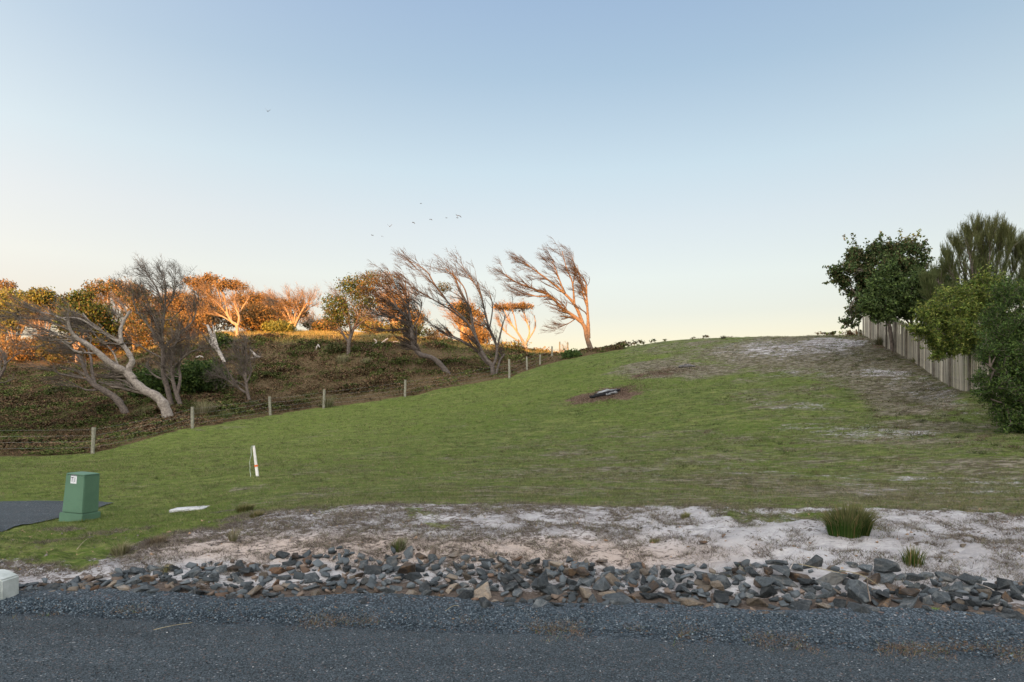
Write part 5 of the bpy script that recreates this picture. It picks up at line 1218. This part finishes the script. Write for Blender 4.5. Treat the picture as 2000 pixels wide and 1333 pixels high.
def casuarina():
    r = np.random.default_rng(503); DY = 42; d = 29.5; px = 1925; x = (px - 1000) / F * d; z = h(x, d); k = d / F
    root = empty('casuarina', (x, d, z - .05), 'feathery she-oak with upright needle branches above the leafy shrubs', 'tree', 'leafy trees over the paling fence')
    limbs = [[(1925, 700, 4.5, 0), (1922, 620, 4, 0), (1920, 560, 3, 0), (1918, 500, 2, 0), (1920, 440, 1, 0)]] + [[(1922, 640 - 8 * i, 2.6, 0), (1922 + a * .5, 570, 2, dd * .5), (1922 + a, 520 - tp, 1.2, dd), (1922 + a * 1.15, 480 - tp, .7, dd)] for i, (a, tp, dd) in
             enumerate(((-62, 10, 0), (-45, 30, .8), (-28, 48, -.6), (-12, 60, .5), (12, 62, -.4), (28, 50, .6), (45, 42, -.5), (62, 26, .5), (78, 8, 0), (-78, -25, .3), (-95, -40, -.5), (90, -20, .3)))]
    paths = []; g = Geo()
    for L_ in limbs:
        c = catmull([[*at(q[0], q[1], d + q[3]), q[2] * k] for q in L_], 4); c[:, 2] -= DY * k * np.linspace(0, 1, len(c)) ; paths.append((c[None, :, :3], c[None, :, 3])); g.add(*tubes(c[None, :, :3], c[None, :, 3], 7))
    g.obj('trunk', M_BARK, root)
    l1 = spawn(paths, r, 13, .8, .4, 6, (0, 0, .50), .50, .10, .5, .30, .006, by_len=True)
    g = Geo(); g.add(*tubes(*l1, 4)); g.obj('branches', M_TWIG, root)
    l2 = spawn([l1], r, 11, .42, .4, 4, (0, 0, .65), .30, .08, .6, .05, .0045)
    l3 = spawn([l2], r, 5, .26, .4, 3, (0, 0, .6), .28, .06, .8, .05, .004)
    g = Geo()
    for (P, R) in (l2, l3):
        V, q = tubes(P, R * 1.0 + .0015, 3); hh_ = sst(z + 3.5, z + 7.5, P[:, 0, 2])[:, None]; c = pickcol([(0.10, .125, .045), (.135, .15, .06), (.07, .095, .035)], len(P), r, .2) * (1 - hh_ * .5) + pickcol([(0.17, .14, .06), (.13, .12, .05)], len(P), r, .2) * hh_ * .6
        g.add(V, q, np.repeat(c, P.shape[1] * 3, 0))
    g.obj('foliage', M_LEAF, root)
casuarina()
leafy('coastal_shrub', 'bright yellow green leafy shrub bulging over the fence below the she-oak', 1870, 760, 25,
      [[(1905, 765, 4, 1.2), (1895, 690, 3.4, 1), (1880, 640, 2.4, .5), (1860, 600, 1.2, 0)], [(1895, 680, 2.6, 1), (1925, 620, 1.8, .6), (1935, 580, 1, .4)], [(1888, 660, 2, .8), (1840, 650, 1.4, -.2), (1815, 640, .8, -.5)]],
      [(1855, 610, 46, 32, 380, 0), (1900, 590, 50, 36, 460, .3), (1935, 575, 40, 30, 300, .4), (1835, 640, 42, 26, 280, -.4), (1870, 655, 44, 34, 360, -.1), (1850, 682, 26, 20, 130, -.5), (1905, 640, 46, 40, 360, .2), (1816, 610, 22, 14, 70, -.5), (1960, 600, 40, 44, 320, .5)],
      PAL_LIGHT, 504, leaf=.046, per=18, aspect=2.4, cat='shrub')
leafy('coastal_shrub', 'tall dark leafy shrub filling the right edge in front of the fence', 1985, 850, 18.2,
      [[(2010, 858, 5, 0), (2000, 780, 4.5, 0), (1985, 700, 3.5, 0), (1970, 640, 2, 0)], [(2003, 790, 3, 0), (1960, 740, 2.4, -.3), (1925, 710, 1.4, -.5)], [(2005, 800, 3, 0), (1965, 790, 2, -.4), (1935, 780, 1.2, -.6)], [(1990, 720, 3, 0), (2030, 650, 2, .3)]],
      [(1985, 620, 52, 56, 520, 0), (2010, 700, 60, 60, 620, 0), (1960, 690, 40, 40, 300, -.2), (1975, 765, 44, 40, 360, -.2), (2015, 790, 50, 60, 420, -.2), (1935, 745, 26, 34, 120, -.4), (1995, 835, 34, 26, 160, -.3), (1925, 690, 16, 16, 50, -.4), (1965, 812, 30, 16, 90, -.4), (2045, 640, 50, 70, 300, .2)],
      [(0.028, .052, .016), (.042, .075, .02), (.06, .10, .025), (.085, .125, .03)], 505, leaf=.042, per=12, aspect=3.2, cat='shrub')

# ------------------------------------------------------------------ green electricity turret
def turret():
    x, y, z = hit(156, 1016); root = empty('service_turret', (x, y, z), 'green plastic electricity turret with a T1 sticker beside the driveway', 'turret', rz=math.radians(0))
    mg = simple('green_plastic', (0.085, 0.165, 0.105), .6, .12, 3, .15, 120, spec=.3, bd=.002, c2=(0.072, 0.142, 0.092))
    s = y / F; H = 92 * s; ang_ = math.radians(-7)
    root.rotation_euler = (0, math.radians(4.6), ang_)
    W1 = 0.176; W2 = .176   # half widths at base of the body
    bm = bmesh.new(); box_bm(bm, -W1 - .028, W1 + .028, -W2 - .028, W2 + .028, -.08, H * .17, (.004, .004)); bmesh.ops.bevel(bm, geom=bm.edges[:], offset=.010, segments=2, affect='EDGES'); link('plinth', bm_mesh('plinth', bm), mg, root)
    bm = bmesh.new(); box_bm(bm, -W1, W1, -W2, W2, H * .17 + .004, H * .975, (.014, .012)); bmesh.ops.bevel(bm, geom=bm.edges[:], offset=.010, segments=2, affect='EDGES'); link('cabinet', bm_mesh('cabinet', bm), mg, root)
    bm = bmesh.new(); box_bm(bm, -W1 + .008, W1 - .008, -W2 + .006, W2 - .006, H * .977, H * 1.0, (.02, .02)); bmesh.ops.bevel(bm, geom=bm.edges[:], offset=.008, segments=2, affect='EDGES'); link('cap', bm_mesh('cap', bm), mg, root)
    mw = simple('sticker_white', (.72, .72, .74), .5, .05, 3); mk = simple('sticker_ink', (.04, .03, .05), .6, .05, 3); mgr = simple('sticker_grey', (.22, .22, .23), .6, .3, 60)
    # left (front) face carries the sticker; the face leans inward
    lean = math.atan2(.012, H * .805); yf = -W2
    def onface(u, v, off): # u across, v height
        return (u, yf + (v - H * .17) * math.tan(lean) - off, v)
    def quad(name, u0, u1, v0, v1, off, m):
        bm = bmesh.new(); vs = [bm.verts.new(onface(a, b, o_)) for o_ in (off - .0015, off) for a, b in ((u0, v0), (u1, v0), (u1, v1), (u0, v1))]
        for f in ((0, 1, 2, 3), (7, 6, 5, 4), (0, 4, 5, 1), (1, 5, 6, 2), (2, 6, 7, 3), (3, 7, 4, 0)): bm.faces.new([vs[i] for i in f])
        bmesh.ops.recalc_face_normals(bm, faces=bm.faces[:])
        return link(name, bm_mesh(name, bm), m, root)
    uc = -.02; sw = .10; v1 = H * .945; v0 = v1 - .115
    st = quad('number_sticker', uc - sw / 2, uc + sw / 2, v0, v1, .003, mw)
    q = quad('sticker_header', uc - sw / 2 + .004, uc + sw / 2 - .004, v1 + .004 - .0, v1 + .022, .003, mgr)
    q = quad('divider', uc - .0012, uc + .0012, v0 + .004, v1 - .004, .0045, mgr)
    for ch, du in (('T', -.023), ('1', .023)):
        cu = bpy.data.curves.new('character', 'FONT'); cu.body = ch; cu.size = .105; cu.align_x = 'CENTER'; cu.align_y = 'CENTER'; cu.extrude = .0006; cu.offset = .0012
        tmp = bpy.data.objects.new('character', cu); COL.objects.link(tmp); dg = bpy.context.evaluated_depsgraph_get(); me = bpy.data.meshes.new_from_object(tmp.evaluated_get(dg)); COL.objects.unlink(tmp); bpy.data.objects.remove(tmp)
        me.name = 'character'; me.materials.clear(); me.materials.append(mk)
        o = link('character', me, mk, root); o.location = onface(uc + du, (v0 + v1) / 2, .0052); o.rotation_euler = (math.radians(90) - lean, 0, 0); o.scale = (.62, 1, 1)
    for k in range(6):   # small perforations of the vent line below the cap
        quad('vent_slot', -W1 + .05 + k * .045, -W1 + .072 + k * .045, H * .957, H * .964, .002, mk)
turret()

# ------------------------------------------------------------------ white survey stake with string
def stake():
    x, y, z = hit(503, 931); k = y / F; H = 60 * k; root = empty('survey_stake', (x, y, z), 'leaning white stake with an orange band and trailing string on the lawn', 'stake')
    mw = simple('white_paint', (.74, .71, .68), .6, .08, 9); mo = simple('orange_tape', (.80, .17, .03), .6, .1, 9); ms = simple('pale_string', (.55, .60, .50), .8, .1, 9)
    bm = bmesh.new(); box_bm(bm, -.030, .030, -.022, .022, -.15, H, (.006, .004)); bmesh.ops.bevel(bm, geom=bm.edges[:], offset=.004, segments=1, affect='EDGES'); st = link('stake_shaft', bm_mesh('stake_shaft', bm), mw, root); st.rotation_euler.y = -.128
    bm = bmesh.new(); box_bm(bm, -.0335, .0335, -.0255, .0255, H * .31, H * .37); b = link('orange_band', bm_mesh('orange_band', bm), mo, root); b.rotation_euler.y = -.128
    tx = -H * .128
    P = np.array([[tx, -.03, H * .985], [tx - .035, -.03, H * .97], [tx - .045, -.03, H * .85], [tx - .04, -.03, H * .7], [tx - .06, -.03, H * .58], [tx - .075, -.03, H * .45], [tx - .068, -.03, H * .3], [tx - .07, -.03, H * .18], [tx - .055, -.03, H * .05], [tx - .06, -.03, -.02]])
    c = catmull(P, 4); V, q = tubes(c[None], np.full((1, len(c)), .0055), 5); link('string', mesh_from('string', V, [q], True), ms, root)
stake()
# concrete lid in the lawn
def lid():
    x, y, z = hit(372, 995); mc = simple('pale_concrete', (.50, .50, .50), .9, .15, 9, .3, 50)
    bm = bmesh.new(); box_bm(bm, -.27, .27, -.20, .20, -.08, .022); bmesh.ops.bevel(bm, geom=bm.edges[:], offset=.008, segments=1, affect='EDGES')
    o = link('pit_lid', bm_mesh('pit_lid', bm), mc, None, (x, y, z)); 
    e = .15; sx = (h(x + e, y) - h(x - e, y)) / (2 * e); sy = (h(x, y + e) - h(x, y - e)) / (2 * e)
    o.rotation_euler = (math.atan(sy) * .2 - .03, -math.atan(sx) * .5, math.radians(8)); tag(o, 'flat white concrete pit lid set in the grass right of the turret', 'pit lid')
lid()
# concrete block at left edge
def block():
    mc = simple('weathered_concrete', (.46, .49, .47), .9, .2, 5, .4, 60, c2=(.30, .33, .31))
    d = 6.05; x1 = (21 - 1000) / F * d
    bm = bmesh.new(); prof = [(-.55, -.05), (x1 - x1 + 0, -.05), (0.0, .20), (-.11, .252), (-.55, .252)]
    ft = [bm.verts.new((a, -.11, b)) for a, b in prof]; bk = [bm.verts.new((a, .11, b)) for a, b in prof]
    bm.faces.new(ft); bm.faces.new(bk[::-1])
    for i in range(5): j = (i + 1) % 5; bm.faces.new((ft[j], ft[i], bk[i], bk[j]))
    bmesh.ops.recalc_face_normals(bm, faces=bm.faces[:]); bmesh.ops.bevel(bm, geom=bm.edges[:], offset=.012, segments=2, affect='EDGES')
    o = link('concrete_block', bm_mesh('concrete_block', bm), mc, None, (x1, d, 0.0)); tag(o, 'pale concrete kerb block with a chamfered corner at the left end of the rocks', 'concrete block')
block()

# ------------------------------------------------------------------ sticks among the rocks and on the lawn
def stick(pts, rr, label, seed, mat=None, lift=.03):
    P = []
    for (px, py, dz) in pts:
        x, y, z = hit(px, py); P.append([x, y, max(z, .02) + dz, rr])
    c = catmull(P, 4); o0 = c[0, :3].copy(); V, q = tubes(c[None, :, :3], c[None, :, 3] * np.linspace(1, .5, len(c))[None], 5)
    tag(link('stick', mesh_from('stick', V - o0, [q], True), mat or M_DEAD, None, o0), label, 'stick', 'fallen sticks and stalks')
M_STRAW = simple('dry_stalk', (.34, .29, .18), .8, .2, 9)
stick([(300, 1245, 0), (340, 1238, .01), (375, 1233, .01)], .003, 'thin straw stalk lying on the road at the left', 1, M_STRAW)
stick([(868, 1208, 0), (888, 1200, .02), (906, 1200, .0)], .003, 'pale dry stalk lying on the gravel shoulder near the middle', 2, M_STRAW)
stick([(1640, 1135, .09), (1680, 1150, .12), (1720, 1168, .09)], .004, 'long thin grey stick lying across the rocks', 3, M_STRAW)
stick([(1700, 1192, .06), (1694, 1172, .14), (1702, 1160, .15)], .007, 'short grey branch wedged upright between rocks', 4, M_TWIG)
stick([(1540, 1140, .1), (1548, 1128, .12), (1554, 1120, .1)], .006, 'small white stick on top of the rocks left of the sedge', 5)
stick([(170, 1128, .06), (188, 1117, .05), (205, 1108, .03)], .005, 'brown stick resting on the rocks below the green grass tongue', 6, M_TWIG)
stick([(150, 1078, .02), (160, 1066, .02), (170, 1057, .02)], .005, 'thin straw stalk lying on grass below the turret', 7, M_STRAW)
stick([(1560, 1130, .12), (1620, 1138, .10), (1650, 1142, .09)], .004, 'long pale stalk lying left of the wedged branch', 8, M_STRAW)
stick([(1900, 1150, .05), (1935, 1165, .06), (1960, 1175, .02)], .004, 'straight grey stick over sand at the right end of rocks', 9)

# ------------------------------------------------------------------ birds
def bird(px, py, d, wpx, pose, label, r):
    k = d / F; s = wpx * k * .5; bm = bmesh.new()
    n = 8; rings = []
    for zz, rr in ((-.55, .0), (-.4, .10), (-.1, .17), (.2, .15), (.38, .10), (.46, .11), (.58, .04), (.66, .0)):
        rings.append([bm.verts.new((math.cos(i / n * 6.283) * rr, zz, math.sin(i / n * 6.283) * rr * .9)) for i in range(n)] if rr > 0 else [bm.verts.new((0, zz, 0))])
    for a, b in zip(rings[:-1], rings[1:]):
        for i in range(n):
            j = (i + 1) % n
            if len(a) == 1: bm.faces.new((a[0], b[j], b[i]))
            elif len(b) == 1: bm.faces.new((a[i], a[j], b[0]))
            else: bm.faces.new((a[i], a[j], b[j], b[i]))
    for sg in (-1, 1):
        z1, z2 = {'up': (.45, .95), 'flat': (.12, .05), 'down': (.1, -.45), 'mid': (.3, .45)}[pose]
        pr = [(.08, .30, .05), (.08, -.22, .05), (.55, -.25, z1), (.55, .28, z1), (1.05, -.35, z2), (1.0, -.02, z2)]
        up = [bm.verts.new((sg * a, b, c + .015)) for a, b, c in pr]; lo = [bm.verts.new((sg * a, b, c - .015)) for a, b, c in pr]
        for f in ((0, 1, 2, 3), (3, 2, 4, 5)): bm.faces.new([up[i] for i in f]); bm.faces.new([lo[i] for i in f[::-1]])
        loop = (0, 1, 2, 4, 5, 3)
        for i in range(6): a, b = loop[i], loop[(i + 1) % 6]; bm.faces.new((up[a], lo[a], lo[b], up[b]))
    t = [bm.verts.new(p) for p in ((-.06, -.45, .02), (.06, -.45, .02), (.16, -.95, .0), (-.16, -.95, .0), (-.06, -.45, -.01), (.06, -.45, -.01), (.16, -.95, -.02), (-.16, -.95, -.02))]
    for f in ((0, 1, 2, 3), (7, 6, 5, 4), (0, 4, 5, 1), (1, 5, 6, 2), (2, 6, 7, 3), (3, 7, 4, 0)): bm.faces.new([t[i] for i in f])
    bmesh.ops.recalc_face_normals(bm, faces=bm.faces[:])
    o = link('bird', bm_mesh('bird', bm), M_BIRD, None, Vector(at(px, py, d).tolist())); o.scale = (s, s, s); o.rotation_euler = (r.uniform(-.2, .5), r.uniform(-.2, .2), r.uniform(.6, 1.3))
    if pose == 'up': o.rotation_euler.z = .3
    tag(o, label, 'bird', 'birds flying over the hill')
M_BIRD = simple('dark_plumage', (.05, .05, .055), .7, .3, 3)
r = np.random.default_rng(71)
for px, py, wp, pose, lab in ((523, 218, 8, 'up', 'lone dark bird flying highest, far left of the flock'), (822, 398, 4, 'flat', 'tiny bird flying above the rest of the flock'),
        (727, 460, 5, 'flat', 'lowest left bird of the flock, wings level'), (746, 462, 5, 'flat', 'second lowest bird, right of the leftmost one'), (761, 443, 8, 'up', 'dark bird with raised wings in a V at the left of the flock'),
        (807, 435, 6, 'down', 'single bird midway along the flock, wings lowered'), (840, 429, 5, 'flat', 'left bird of the close pair in the middle'), (843, 430, 5, 'mid', 'right bird of the close pair in the middle'),
        (872, 426, 6, 'flat', 'bird between the close pair and the right hand trio'), (892, 421, 6, 'mid', 'upper left bird of the trio at the right'), (893, 426, 5, 'flat', 'lower bird of the trio at the right'), (897, 422, 8, 'down', 'right bird of the trio at the right')):
    bird(px, py, 70 + r.uniform(-6, 6), wp * 1.15, pose, lab, r)
